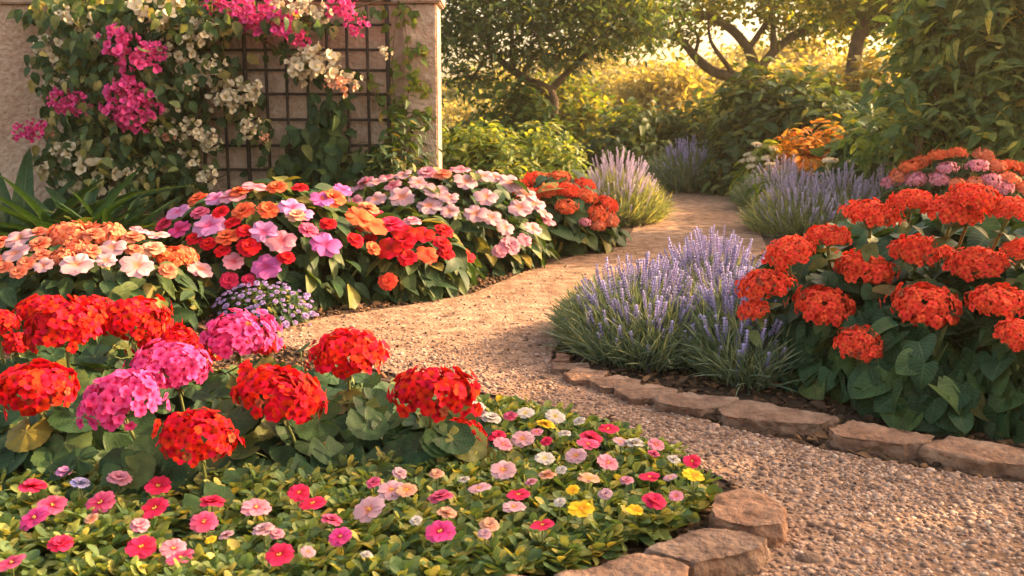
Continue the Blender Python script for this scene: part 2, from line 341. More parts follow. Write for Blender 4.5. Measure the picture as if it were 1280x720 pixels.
def rosette(petal_t, n, tilt=.2, jitter=.1, seed=0, layers=1):
    g = np.random.default_rng(seed); mb = MB()
    for k in range(layers):
        for i in range(n):
            a = 2 * math.pi * (i + .5 * k) / n + g.uniform(-jitter, jitter); tl = tilt + .45 * k + g.uniform(-.12, .12)
            y = np.array([math.sin(a) * math.cos(tl), math.cos(a) * math.cos(tl), math.sin(tl)])
            z = np.array([-math.sin(a) * math.sin(tl), -math.cos(a) * math.sin(tl), math.cos(tl)])
            mb.add(petal_t, frames(z, y), [[0, 0, .01 * i + .05 * k]], (1 - .3 * k) * g.uniform(.92, 1.05))
    return mb
def mb_tpl(mb):
    V = np.concatenate(mb.V); L = np.concatenate(mb.L); C = np.concatenate(mb.C); U = np.concatenate(mb.U)
    t = Tpl.__new__(Tpl); t.v = V; t.L = L; t.C = C; t.uv = np.zeros((len(V), 2)); t.uv[L] = U
    return t
FL5 = [mb_tpl(rosette(petal(.44, .2, .12, 3, 1), 5, .35, .15, i)) for i in range(4)]                 # geranium floret
FL4 = [mb_tpl(rosette(petal(.46, .2, .25, 3, 1), 4, .2, .2, 20 + i)) for i in range(4)]              # small round floret
IMP = [mb_tpl(rosette(petal(.60, .15, .16, 5, 2, .14), 5, .12, .12, 40 + i)) for i in range(5)]       # impatiens flower
VIN = [mb_tpl(rosette(petal(.50, .1, .16, 5, 2, .08), 6 + i % 2, .16, .08, 60 + i)) for i in range(4)]  # bedding flower
DBL = [mb_tpl(rosette(petal(.46, .3, .1, 4, 2, .05), 7, .18, .15, 70 + i, 3)) for i in range(3)]     # double flower
BRA = [mb_tpl(rosette(petal(.42, .5, -.1, 3, 1), 3, .75, .2, 80 + i)) for i in range(3)]             # papery bract trio

def ico(sub=1):
    import bmesh
    bm = bmesh.new(); bmesh.ops.create_icosphere(bm, subdivisions=sub, radius=1)
    t = Tpl([v.co[:] for v in bm.verts], [[v.index for v in f.verts] for f in bm.faces]); bm.free(); return t
ICO1 = ico(1); ICO2 = ico(2)

def fib(n, amax, g):
    i = np.arange(n) + .5; z = 1 - (1 - math.cos(amax)) * i / n; a = i * 2.399963 + g.uniform(0, 6)
    r = np.sqrt(np.maximum(0, 1 - z * z)); return np.stack([r * np.cos(a), r * np.sin(a), z], 1)
def head_mesh(name, fl, mat, n, fr, flat, amax, seed, centre=None, spread=.3):
    """umbel: florets over a dome of unit radius"""
    g = np.random.default_rng(seed); mb = MB()
    lump = rvec(5)
    for lay, (nn, rr) in enumerate(((n, 1.), (n // 2, .82))):
        p = fib(nn, amax, g); p += g.normal(0, .075, p.shape)
        nd = nrm(p + g.normal(0, spread, p.shape)); q = p * np.array([1, 1, flat]) * rr * (1 + g.uniform(-.09, .07, (nn, 1)))
        q *= (1 + .13 * np.clip(p @ lump.T, 0, 1).sum(1, keepdims=True) - .14)
        hd = g.normal(size=(nn, 3)); ix = g.integers(0, len(fl), nn)
        for k in range(len(fl)):
            old = g.uniform(0, 1, nn) < .05
            for s, mi in (((ix == k) & ~old, 0), ((ix == k) & old, 1)):
                mb.add(fl[k], frames(nd[s], hd[s]), q[s] * .93, fr * g.uniform(.75, 1.2, s.sum()) * (1 if mi == 0 else .8), mi)
    return mb.mesh(name, [mat, M['faded']])
HEADS = {}
for cname in ('red', 'hotpink'):
    HEADS[cname] = [head_mesh('flower_head', FL5, M[cname], 104, .19, .70, R_(106), 100 + i) for i in range(3)]
HEADS['vermilion'] = [head_mesh('flower_head', FL4, M['vermilion'], 150, .145, .60, R_(98), 120 + i) for i in range(4)]
for cname in ('orange', 'salmon', 'pink', 'palepink'):
    HEADS[cname] = [head_mesh('flower_head', FL4, M[cname], 46, .26, .55, R_(95), 140 + i) for i in range(2)]
HEADS['cream'] = [head_mesh('flower_head', FL4, M['cream'], 40, .22, .28, R_(85), 150 + i) for i in range(2)]
def cluster_mesh(mat, seed, n=16, sz=.42, flat=.8):
    g = np.random.default_rng(seed); mb = MB(); p = nrm(g.normal(size=(n, 3))) * g.uniform(.35, 1, (n, 1)) * np.array([1, 1, flat])
    nd = nrm(p + g.normal(0, .4, p.shape) + np.array([0, -.5, .2]))
    for k in range(3): mb.add(BRA[k], frames(nd[k::3], g.normal(size=(len(p[k::3]), 3))), p[k::3], sz * g.uniform(.8, 1.2, len(p[k::3])))
    return mb.mesh('flower_cluster', mat)
CLUS = {c: [cluster_mesh(M[c], 200 + i, 15 if c != 'magenta' else 28, .40 if c != 'magenta' else .32) for i in range(3)] for c in ('cream', 'magenta', 'peach', 'hotpink')}
FLOW = {}
def flower_mesh(kind, cname):
    k = (kind, cname)
    if k not in FLOW:
        FLOW[k] = []
        for t in {'imp': IMP, 'vin': VIN, 'dbl': DBL}[kind]:
            mb = MB(); mb.add(t, np.eye(3), [[0, 0, 0]])
            FLOW[k].append(mb.mesh('flower', M[cname]))
    return FLOW[k]
_c = MB(); _g = np.random.default_rng(5)
_c.add(ICO1, np.eye(3), np.c_[_g.normal(0, .05, (9, 2)), _g.uniform(.03, .09, 9)], .038)
CENTRE = _c.mesh('flower_centre', M['stamen'])

# ================================================================== THE SETTING
PATH_PX = [(500, 820), (640, 740), (870, 722), (975, 680), (985, 640), (900, 600), (760, 530), (600, 492), (460, 462), (350, 432), (340, 418), (395, 400), (500, 385), (590, 369), (655, 341),
           (735, 316), (785, 298), (800, 272), (790, 238), (930, 238), (938, 262), (950, 292), (960, 315), (900, 345), (760, 390), (700, 430), (688, 445), (690, 462), (740, 482), (820, 505), (900, 535),
           (1030, 565), (1160, 590), (1300, 612), (1800, 680), (1800, 820)]
PATH_W = [G(x, y)[:2] for x, y in PATH_PX]
def sheet(name, pts, z, mat):
    me = bpy.data.meshes.new(name); me.from_pydata([(float(x), float(y), z) for x, y in pts], [], [list(range(len(pts)))]); me.materials.append(mat)
    o = link(name, me); tag(o, kind='structure'); return o
gr = sheet('ground', [(-400, -100), (400, -100), (400, 900), (-400, 900)], 0, M['soil'])
sheet('grass_ground', [(-300, 15.5), (300, 15.5), (300, 500), (-300, 500)], .004, M['greens'])
sheet('gravel_path', PATH_W, .008, M['gravel_sheet'])

# loose gravel: one uncountable mass of small stones
def pebbles():
    mb = MB()
    def batch(n, ylo, yhi, rlo, rhi, tpl, inside=True):
        px = rng.uniform(-2.2, 4.6, n); py = rng.uniform(ylo, yhi, n)
        a, b = to_px(np.stack([px, py, np.zeros(n)], 1)); ok = (a > -30) & (a < 1310) & (b < 740)
        pin = in_poly(px, py, PATH_W); ok &= pin if inside else ~pin
        dn = np.sin(px * 2.1 + py * 3.7 + 1) + np.sin(px * 5.3 - py * 4.1) * .7 + np.sin(px * 1.3 + py * 1.1 + 2) * .8
        ok &= rng.uniform(0, 1, n) < np.clip(1.5 - (py - 2.6) * .46, .06, 1) * np.where(dn > 0, 1, np.clip(1 + dn * .35, .25, 1))
        px, py = px[ok], py[ok]; n = len(px); r = np.exp(rng.uniform(math.log(rlo), math.log(rhi), n)) 
        big = rng.uniform(0, 1, n) < .03; r[big] *= 1.7
        S = np.stack([r * rng.uniform(.9, 1.5, n), r, r * rng.uniform(.45, .75, n)], 1)
        Z = nrm(np.c_[rng.normal(0, .3, (n, 2)), np.ones(n)])
        mb.add(tpl, frames(Z, rng.normal(size=(n, 3)) * [1, 1, .1]), np.c_[px, py, .006 + r * rng.uniform(-.1, .4, n)], S)
    batch(95000, 1.9, 3.2, .0042, .0100, ICO1)
    batch(60000, 3.2, 4.6, .0035, .009, ICO1)
    batch(30000, 4.6, 7.5, .003, .010, ICO1)
    return mb
o = pebbles().build('loose_gravel', M['pebble']); tag(o, 'small tan and pink pebbles covering the garden path', 'gravel', kind='stuff')
# stones and bark chips lying on the soil of the beds
mb = MB(); n = 26000
px = rng.uniform(-2.2, 4.6, n); py = rng.uniform(2.0, 6.5, n); ok = ~in_poly(px, py, PATH_W)
a, b = to_px(np.stack([px, py, np.zeros(n)], 1)); ok &= (a > -30) & (a < 1310); px, py = px[ok], py[ok]; n = len(px)
r = rng.uniform(.006, .016, n); S = np.stack([r * 1.6, r * .9, r * .4], 1)
mb.add(ICO1, frames(nrm(np.c_[rng.normal(0, .4, (n, 2)), np.ones(n)]), rng.normal(size=(n, 3)) * [1, 1, .2]), np.c_[px, py, r * .4], S)
m2 = 1800; ii = rng.integers(0, n, m2)
mb.add(OVATE[0], frames(nrm(np.c_[rng.normal(0, .5, (m2, 2)), np.ones(m2)]), rng.normal(size=(m2, 3)) * [1, 1, .2]), np.c_[px[ii], py[ii], np.full(m2, .014)], rng.uniform(.03, .06, m2))
o = mb.build('bark_mulch', M['mulch']); tag(o, 'dark bark chips and dry leaves between the plants', 'mulch', kind='stuff')

mb = MB(); n = 420; x = rng.uniform(-1.5, 3.2, n); y = rng.uniform(2.1, 7.5, n); ok = in_poly(x, y, PATH_W); x, y = x[ok], y[ok]; n = len(x)
mb.add(OVATE[1], frames(nrm(np.c_[rng.normal(0, .35, (n, 2)), np.ones(n)]), rng.normal(size=(n, 3)) * [1, 1, .2]), np.c_[x, y, np.full(n, .02)], rng.uniform(.015, .04, n))
o = mb.build('fallen_leaves', M['mulch']); tag(o, 'dry brown leaves scattered thinly over the path', 'leaf litter', kind='stuff')

# ------------------------------------------------------------------ edging stones
def edging(corners_px, zt, label, seed, group):
    """corners of the top face in the photograph, at height zt"""
    g = np.random.default_rng(seed)
    c = np.array([G(x, y, zt)[:2] for x, y in corners_px]); mid = c.mean(0)
    import bmesh
    bm = bmesh.new(); cc = c - mid
    lo = [bm.verts.new((x * 1.03, y * 1.03, -.03)) for x, y in cc]; up = [bm.verts.new((x, y, zt + g.uniform(-.004, .004))) for x, y in cc]
    n = len(cc); bm.faces.new(up); bm.faces.new(lo[::-1])
    for i in range(n): bm.faces.new((lo[i], lo[(i + 1) % n], up[(i + 1) % n], up[i]))
    bmesh.ops.recalc_face_normals(bm, faces=bm.faces)
    bmesh.ops.bevel(bm, geom=list(bm.edges), offset=.007, segments=2, affect='EDGES', profile=.6)
    bmesh.ops.triangulate(bm, faces=bm.faces)
    for _ in range(5):
        long = [e for e in bm.edges if e.calc_length() > .014]
        if not long: break
        bmesh.ops.subdivide_edges(bm, edges=long, cuts=1); bmesh.ops.triangulate(bm, faces=[f for f in bm.faces if len(f.verts) > 3])
    from mathutils import noise
    off = Vector(g.uniform(-50, 50, 3)); bm.normal_update()
    for v in bm.verts:
        d = noise.noise(v.co * 8 + off) * .017 - abs(noise.noise(v.co * 19 + off)) * .013 + noise.noise(v.co * 48 + off) * .006 + noise.noise(v.co * 95 + off) * .003
        k = 1.0 if v.normal.z < .6 else .55
        v.co += v.normal * d * k
        st = noise.noise(Vector((v.co.x * 3, v.co.y * 3, v.co.z * 60)) + off)
        if v.normal.z < .5: v.co += Vector((v.normal.x, v.normal.y, 0)) * st * .006
    me = bpy.data.meshes.new('edging_stone'); bm.to_mesh(me); bm.free()
    for p in me.polygons: p.use_smooth = True
    me.materials.append(M['stone']); o = link('edging_stone', me); o.location = (mid[0], mid[1], 0)
    return tag(o, label, 'edging stone', group)
GR = 'edging stones right of the path'; GL = 'edging stones round the front bed'
EDGE = [
 ([(697, 441), (714, 443), (712, 451), (690, 450)], .03, 'smallest far edging stone at the left end of the lavender row'),
 ([(690, 453), (735, 452), (738, 457), (716, 463), (690, 461)], .035, 'flat brown stone second from the far end beside the lavender'),
 ([(704, 466), (722, 459), (762, 464), (750, 474), (716, 475)], .04, 'low rough stone in front of the lavender base, third from far end'),
 ([(736, 474), (772, 468), (803, 473), (797, 484), (752, 484)], .045, 'pale pink flat stone under the lavender, fourth from far end'),
 ([(766, 484), (812, 478), (850, 486), (838, 497), (788, 497)], .045, 'brown split stone under the middle of the lavender'),
 ([(820, 495), (860, 488), (921, 497), (915, 506), (872, 510), (822, 502)], .055, 'grey square-cut stone between the lavender and the red bush'),
 ([(895, 508), (930, 499), (1046, 519), (1030, 529), (986, 529), (905, 519)], .055, 'long rust-brown stone at the left foot of the red bush'),
 ([(1034, 533), (1066, 524), (1172, 543), (1160, 552), (1130, 554), (1045, 542)], .06, 'oblong brown stone below the middle of the red bush'),
 ([(1152, 557), (1186, 544), (1330, 566), (1330, 583), (1230, 575)], .06, 'nearest long stone at right edge of the frame below the red bush'),
]
for i, (c, z, l) in enumerate(EDGE): edging(c, z * .8, l, 300 + i, GR)
EDGE2 = [
 ([(888, 634), (893, 618), (930, 612), (962, 622), (983, 640), (978, 652), (940, 655), (893, 645)], .07, 'upright-edged tan stone at the tip of the flower bed'),
 ([(806, 684), (880, 660), (935, 662), (960, 672), (948, 686), (868, 702)], .07, 'big sunlit tan stone with a rough broken front corner'),
 ([(694, 716), (800, 691), (845, 697), (864, 708), (840, 735), (720, 745)], .07, 'broad flat stone at the bottom of the frame near the yellow flowers'),
 ([(560, 742), (640, 718), (690, 716), (712, 735), (690, 770), (580, 775)], .065, 'lowest stone, cut off by the bottom of the frame'),
]
for i, (c, z, l) in enumerate(EDGE2): edging(c, z, l, 330 + i, GL)
# a lone larger stone on the gravel
mb = MB(); mb.add(ICO2, np.eye(3), [[0, 0, .008]], np.array([[.034, .022, .014]])); o = mb.build('loose_stone', M['stone']); o.location = G(1012, 703); tag(o, 'smooth pale stone lying on gravel right of the front edging', 'stone')

# ------------------------------------------------------------------ garden wall
WY = 7.6
def bxm(x0, x1, y0, y1, z0, z1, cuts=0, bev=.0):
    import bmesh
    bm = bmesh.new(); bmesh.ops.create_cube(bm, size=1)
    for v in bm.verts: v.co = Vector(((x0 + x1) / 2 + v.co.x * (x1 - x0), (y0 + y1) / 2 + v.co.y * (y1 - y0), (z0 + z1) / 2 + v.co.z * (z1 - z0)))
    if bev: bmesh.ops.bevel(bm, geom=list(bm.edges), offset=bev, segments=3, affect='EDGES')
    return bm
def bobj(name, bm, mat, parent=None):
    me = bpy.data.meshes.new(name); bm.to_mesh(me); bm.free(); me.materials.append(mat); return link(name, me, parent)
zt = P(525, 6, WY)[2]; xr = P(547, 100, WY - .08)[0]; xl = P(505, 100, WY - .08)[0]
wl = thing('garden_wall', 'pink-tan stucco garden wall with a square end pillar behind the trellis', 'wall', (-3, WY, 0))
def W_(bm):
    for v in bm.verts: v.co -= Vector((-3, WY, 0))
    return bm
bobj('wall_panel', W_(bxm(-7, xl, WY, WY + .25, -.1, zt, bev=.004)), M['stucco'], wl)
bobj('pillar', W_(bxm(xl, xr, WY - .08, WY + .31, -.1, zt + .001, bev=.012)), M['stucco'], wl)
bobj('cap', W_(bxm(-7, xl - .03, WY - .04, WY + .29, zt + .002, zt + .07, bev=.01)), M['capstone'], wl)
bobj('pillar_cap', W_(bxm(xl - .028, xr + .035, WY - .12, WY + .35, zt + .003, zt + .075, bev=.012)), M['capstone'], wl)
# trellis
tl = thing('trellis', 'dark rusty metal trellis grid fixed to the stucco wall', 'trellis', (-2, WY - .07, 0))
def L_(p): return np.asarray(p, float) - np.array([-2, WY - .07, 0])
xs = [P(x, 100, WY - .07)[0] for x in (198, 225, 252, 280, 307, 333, 359, 384, 410, 435, 460, 485)]
zs = [P(400, y, WY - .07)[2] for y in (0, 31, 62, 88, 118, 150, 182, 213, 245, 278, 310)]
for i, x in enumerate(xs):
    m = MB(); j = rnd(-.006, .006); m.tube([L_((x, WY - .07, .05)), L_((x + j, WY - .072, 1)), L_((x, WY - .07, zt - .01))], .013 if i not in (4, 11) else .018, 6); m.build('upright', M['iron'], tl)
for z in zs:
    m = MB(); m.tube([L_((xs[0] - .05, WY - .052, z)), L_((-2.4, WY - .052, z + rnd(-.006, .006))), L_((xs[-1] + .03, WY - .052, z))], .010, 6); m.build('crossbar', M['iron'], tl)

# ================================================================== PLANT BUILDERS
def leaf_batch(mb, tpls, pos, nz, dy, size, mat=0):
    ix = rng.integers(0, len(tpls), len(pos)); size = np.broadcast_to(size, (len(pos),))
    for k, t in enumerate(tpls):
        s = ix == k
        if s.any(): mb.add(t, frames(nz[s], dy[s]), pos[s], size[s], mat)
class Dome:
    amp = .09
    def fac(s, q):
        if not hasattr(s, 'lp'): s.lp = rvec(14)
        return 1 + s.amp * ((np.clip(np.atleast_2d(q) @ s.lp.T, 0, 1) ** 6).sum(1)[:, None] - .75)
    def __init__(s, x0, x1, ytop, Y, ry, zc=.0):
        s.c = np.array([(P(x0, 300, Y)[0] + P(x1, 300, Y)[0]) / 2, Y, zc]); s.r = np.array([(P(x1, 300, Y)[0] - P(x0, 300, Y)[0]) / 2, ry, P((x0 + x1) / 2, ytop, Y)[2] - zc])
    def hit(s, px, py):
        d = ray(px, py) / s.r; o = (np.array([0, 0, H]) - s.c) / s.r
        A = d @ d; B = 2 * d @ o; Cc = o @ o - 1; D = B * B - 4 * A * Cc
        t = (-B - math.sqrt(D)) / (2 * A) if D > 0 else -B / (2 * A)
        q = o + d * t; q = q / np.linalg.norm(q)
        p = s.c + q * s.r if D <= 0 else np.array([0, 0, H]) + ray(px, py) * t
        p = s.c + (p - s.c) * s.fac(q)[0]
        return p, nrm(q / s.r)
    def samp(s, n, lo=.8, hi=1., zmin=.04):
        q = rvec(int(n * 2.6)); q[:, 2] = np.abs(q[:, 2]) if s.c[2] < .2 else q[:, 2]; k = rng.uniform(lo, hi, (len(q), 1)); p = s.c + q * s.r * k * s.fac(q)
        ok = p[:, 2] > zmin; p, q = p[ok][:n], q[ok][:n]
        return p, nrm(q / s.r)
def dome_foliage(mb, D, n, tpls, size, origin, up=.7, droop=.4, zmin=.03, lo=.72, hi=1.0, rand=.35):
    p, q = D.samp(n, lo, hi, zmin); n = len(p)
    nz = nrm(q * .8 + np.array([0, 0, up]) + rng.normal(0, rand, (n, 3)))
    dy = nrm(q * [1, 1, .3] + np.array([0, 0, -droop]) + rng.normal(0, rand * 1.3, (n, 3)))
    sz = rng.uniform(size[0], size[1], n)
    leaf_batch(mb, tpls, p - dy * sz[:, None] * .5 - origin, nz, dy, sz)
    return p
def in_stems(mb, D, n, origin, r=.004, lo=.8):
    p, q = D.samp(n, lo, .95, .1)
    for a in p:
        b = D.c * [1, 1, 0] + (a - D.c) * [.25, .25, 0]; mid = (a + b) / 2 + (a - D.c) * [.2, .2, 0]
        mb.tube([b - origin, mid - origin, a - origin], [r * 1.5, r], 4, sub=3)

# ================================================================== LEFT: GERANIUMS
GG = 'geraniums in the front left bed'
def geranium(px, py, Y, wpx, col, label, nleaf=22, spread=.21, tilt=(0, 0), seed=0, big=1.):
    C = P(px, py, Y); rad = wpx / 2 * Y / F * 1.0
    base = np.array([C[0] + rnd(-.03, .03), C[1] + .03, 0.])
    t = thing('geranium', label, 'geranium', base, GG)
    zc = C[2] - .35 * rad
    h = link('flower_head', HEADS[col][rng.integers(0, 3)], t)
    ax = nrm(np.array([tilt[0] + rnd(-.12, .12), -.04 + tilt[1], 1.]))
    place(h, np.array([C[0], C[1], zc]) - base, frames(ax, [rnd(-1, 1), rnd(-1, 1), 0])[0], rad)
    m = MB(); neck = np.array([C[0], C[1] + .01, zc - .45 * rad]) - base
    m.tube([[0, 0, 0], neck * [.5, .5, .5] + [rnd(-.02, .02), .01, 0], neck], [.0055, .004], 6)
    m.build('stem', M['stem'], t)
    m = MB()
    for k in range(20):
        a = k * 2.4; rr = rad * rnd(.35, .75); e = neck + np.array([math.cos(a) * rr, math.sin(a) * rr, rad * rnd(.25, .5)])
        m.tube([neck, (neck + e) / 2 + [0, 0, -.1 * rad], e], [.0016, .0012], 4, sub=3)
    for k in range(9):                                        # drooping dry sepals under the umbel
        a = rnd(0, 6.3); dy = np.array([math.cos(a), math.sin(a), -1.1]); m.add(LANCE[0], frames([math.cos(a), math.sin(a), .8], dy), [neck], rnd(.02, .035) * 1.2)
    m.build('flower_stalks', M['stem'], t)
    # leaves
    m = MB(); n = nleaf; a = np.arange(n) * 2.4 + rnd(0, 6); rr = spread * np.sqrt(rng.uniform(.04, 1, n)); top = max(.09, C[2] - rad * 1.25)
    z = np.clip(top * (1 - .75 * (rr / spread) ** 2) * rng.uniform(.6, 1.05, n), .035, None)
    pos = np.stack([np.cos(a) * rr, np.sin(a) * rr - .02, z], 1)
    outd = np.stack([np.cos(a), np.sin(a), np.zeros(n)], 1)
    nz = nrm(outd * .45 + [0, -.28, 1.] + rng.normal(0, .2, (n, 3))); dy = nrm(outd + rng.normal(0, .3, (n, 3)))
    leaf_batch(m, GERL, pos, nz, dy, rng.uniform(.038, .066, n) * big)
    f = m.build('leaves', M['ger_leaf'], t)
    m = MB()
    for i in range(0, n):
        q = pos[i]; m.tube([q * [.15, .15, 0] + [0, 0, .01], q * [.6, .6, .75], q], [.003, .002], 4, sub=3)
    m.build('leaf_stalks', M['stem'], f)
    return t
GER = [
 (45, 471, 2.65, 102, 'red', 'large bright red geranium head at the left edge of the frame'),
 (151, 486, 2.55, 96, 'hotpink', 'pink geranium in the middle left, lowest of the three pink heads', (-.1, -.1)),
 (219, 448, 2.85, 92, 'hotpink', 'pink geranium just right of and behind the lowest pink head'),
 (246, 534, 2.42, 98, 'red', 'lowest red geranium, its head just above the round front leaves'),
 (351, 480, 2.65, 108, 'red', 'red geranium in the middle with wide head and drooping stalk fan', (.15, 0)),
 (434, 432, 2.95, 92, 'red', 'red geranium standing against the pale gravel, left of the outermost'),
 (538, 476, 2.70, 102, 'red', 'rightmost tall red geranium standing out over the path', (.12, 0)),
 (79, 399, 3.15, 92, 'red', 'red geranium on the left with shaded stem, in front of the back row', (-.05, 0)),
 (163, 388, 3.30, 84, 'red', 'red geranium right of the back row with its thin stalk showing under the head'),
 (296, 409, 3.05, 88, 'hotpink', 'pink geranium farthest back, below the purple flowers'),
 (58, 381, 3.62, 74, 'red', 'dark red geranium half hidden in the back row at left'),
 (112, 382, 3.72, 56, 'red', 'small red geranium peeping between two bigger heads in back'),
 (-6, 398, 3.10, 50, 'red', 'red geranium cut off by the left edge of the frame'),
 (212, 419, 3.45, 72, 'red', 'half-hidden red geranium right behind the middle pink head'),
 (248, 430, 3.40, 50, 'red', 'small red geranium bloom peeking right of the middle pink head'),
 (586, 536, 2.72, 52, 'red', 'small half-open red geranium at the edge of the low flowers', (.5, -.1)),
 (332, 428, 3.35, 38, 'red', 'tiny red geranium bloom just below the farthest pink head'),
 (18, 424, 3.3, 44, 'red', 'low red geranium among yellow leaves at the left edge'),
]
for i, g_ in enumerate(GER):
    geranium(*g_[:6], tilt=g_[6] if len(g_) > 6 else (0, 0), nleaf=24 if g_[3] > 60 else 14, spread=.22 if g_[3] > 60 else .15)
# leafy geraniums without a bloom filling the bed
def leafy(px, py, label, n=30, spread=.2, top=.2, big=1.):
    b = G(px, py); t = thing('geranium', label, 'geranium', b, 'leafy geraniums without flowers'); m = MB(); a = np.arange(n) * 2.4; rr = spread * np.sqrt(rng.uniform(.02, 1, n))
    z = top * (1 - .7 * (rr / spread) ** 2) * rng.uniform(.35, 1.05, n) + .03
    pos = np.stack([np.cos(a) * rr, np.sin(a) * rr, z], 1); od = np.stack([np.cos(a), np.sin(a), np.zeros(n)], 1)
    leaf_batch(m, GERL, pos, nrm(od * .4 + [0, -.35, 1] + rng.normal(0, .3, (n, 3))), nrm(od + rng.normal(0, .3, (n, 3))), rng.uniform(.04, .07, n) * big); f = m.build('leaves', M['ger_leaf'], t)
    m = MB()
    for q in pos: m.tube([q * [.15, .15, 0], q * [.6, .6, .7], q], [.003, .002], 4, sub=3)
    m.build('leaf_stalks', M['stem'], f)
leafy(100, 590, 'flowerless geranium leaves under the lowest pink head', 30, .22, .17, 1.1)
leafy(-10, 575, 'flowerless geranium leaves at the left edge of the bed', 26, .2, .17, 1.05)
leafy(310, 590, 'flowerless geranium with the largest round leaves in the front middle', 26, .2, .17, 1.15)
leafy(430, 575, 'flowerless geranium leaves below the gap between two red heads', 30, .22, .17, 1.05)
leafy(530, 568, 'flowerless geranium leaves below the rightmost red head', 26, .17, .16, 1.)
leafy(380, 520, 'flowerless geranium leaves behind the middle red head', 28, .22, .2, .9)
leafy(150, 520, 'flowerless geranium leaves between the pink and red heads', 28, .22, .2, .95)
leafy(480, 530, 'flowerless geranium leaves facing the gravel path', 24, .2, .17, .85)
leafy(200, 480, 'small-leaved flowerless geranium at the back of the bed', 28, .25, .22, .8)
leafy(20, 500, 'flowerless geranium leaves behind the big left head', 28, .25, .22, .85)

# ================================================================== FRONT LEFT: LOW FLOWERS
COVER_PX = [(-60, 592), (200, 598), (420, 590), (560, 572), (588, 520), (580, 500), (640, 504), (760, 535), (860, 580), (893, 612), (862, 638), (742, 685), (690, 703), (560, 722), (300, 800), (-60, 800)]
COVER_W = [G(x, y, .05)[:2] for x, y in COVER_PX]
def cover():
    mb = MB(); n = 1700; lo = np.min(COVER_W, 0); hi = np.max(COVER_W, 0)
    x = rng.uniform(lo[0], hi[0], n * 2); y = rng.uniform(lo[1], hi[1], n * 2); ok = in_poly(x, y, COVER_W); x, y = x[ok][:n], y[ok][:n]; n = len(x)
    h = .030 + .014 * (np.sin(x * 9 + 1) * np.sin(y * 11)) + rng.uniform(-.012, .014, n)
    k = 11
    for j in range(k):
        a = j * 2.4 + rng.uniform(0, 6, n) * .15 + rng.uniform(0, 6.28, n) * (j == 0); el = np.clip(-.05 + .07 * j + rng.normal(0, .22, n), -.4, 1.1)
        dy = np.stack([np.cos(a) * np.cos(el), np.sin(a) * np.cos(el), np.sin(el)], 1)
        nz = nrm(np.stack([-np.cos(a) * np.sin(el), -np.sin(a) * np.sin(el), np.cos(el)], 1) + rng.normal(0, .15, (n, 3)))
        pos = np.stack([x, y, h + .004 * j - .015], 1) + dy * .004
        leaf_batch(mb, SPAT, pos, nz, dy, rng.uniform(.040, .064, n) * (1 - .035 * j))
    # lower fill
    n2 = 7000; x = rng.uniform(lo[0], hi[0], n2); y = rng.uniform(lo[1], hi[1], n2); ok = in_poly(x, y, COVER_W); x, y = x[ok], y[ok]; n2 = len(x)
    leaf_batch(mb, SPAT, np.stack([x, y, rng.uniform(.012, .045, n2)], 1), nrm(rng.normal(0, .45, (n2, 3)) + [0, 0, 1]), rng.normal(size=(n2, 3)) * [1, 1, .3], rng.uniform(.03, .045, n2))
    return mb
o = cover().build('ground_cover', M['cover_leaf']); tag(o, 'low mat of small round green and yellow-green leaves', 'ground cover', kind='stuff')
GB = 'small flowers in the low front bed'
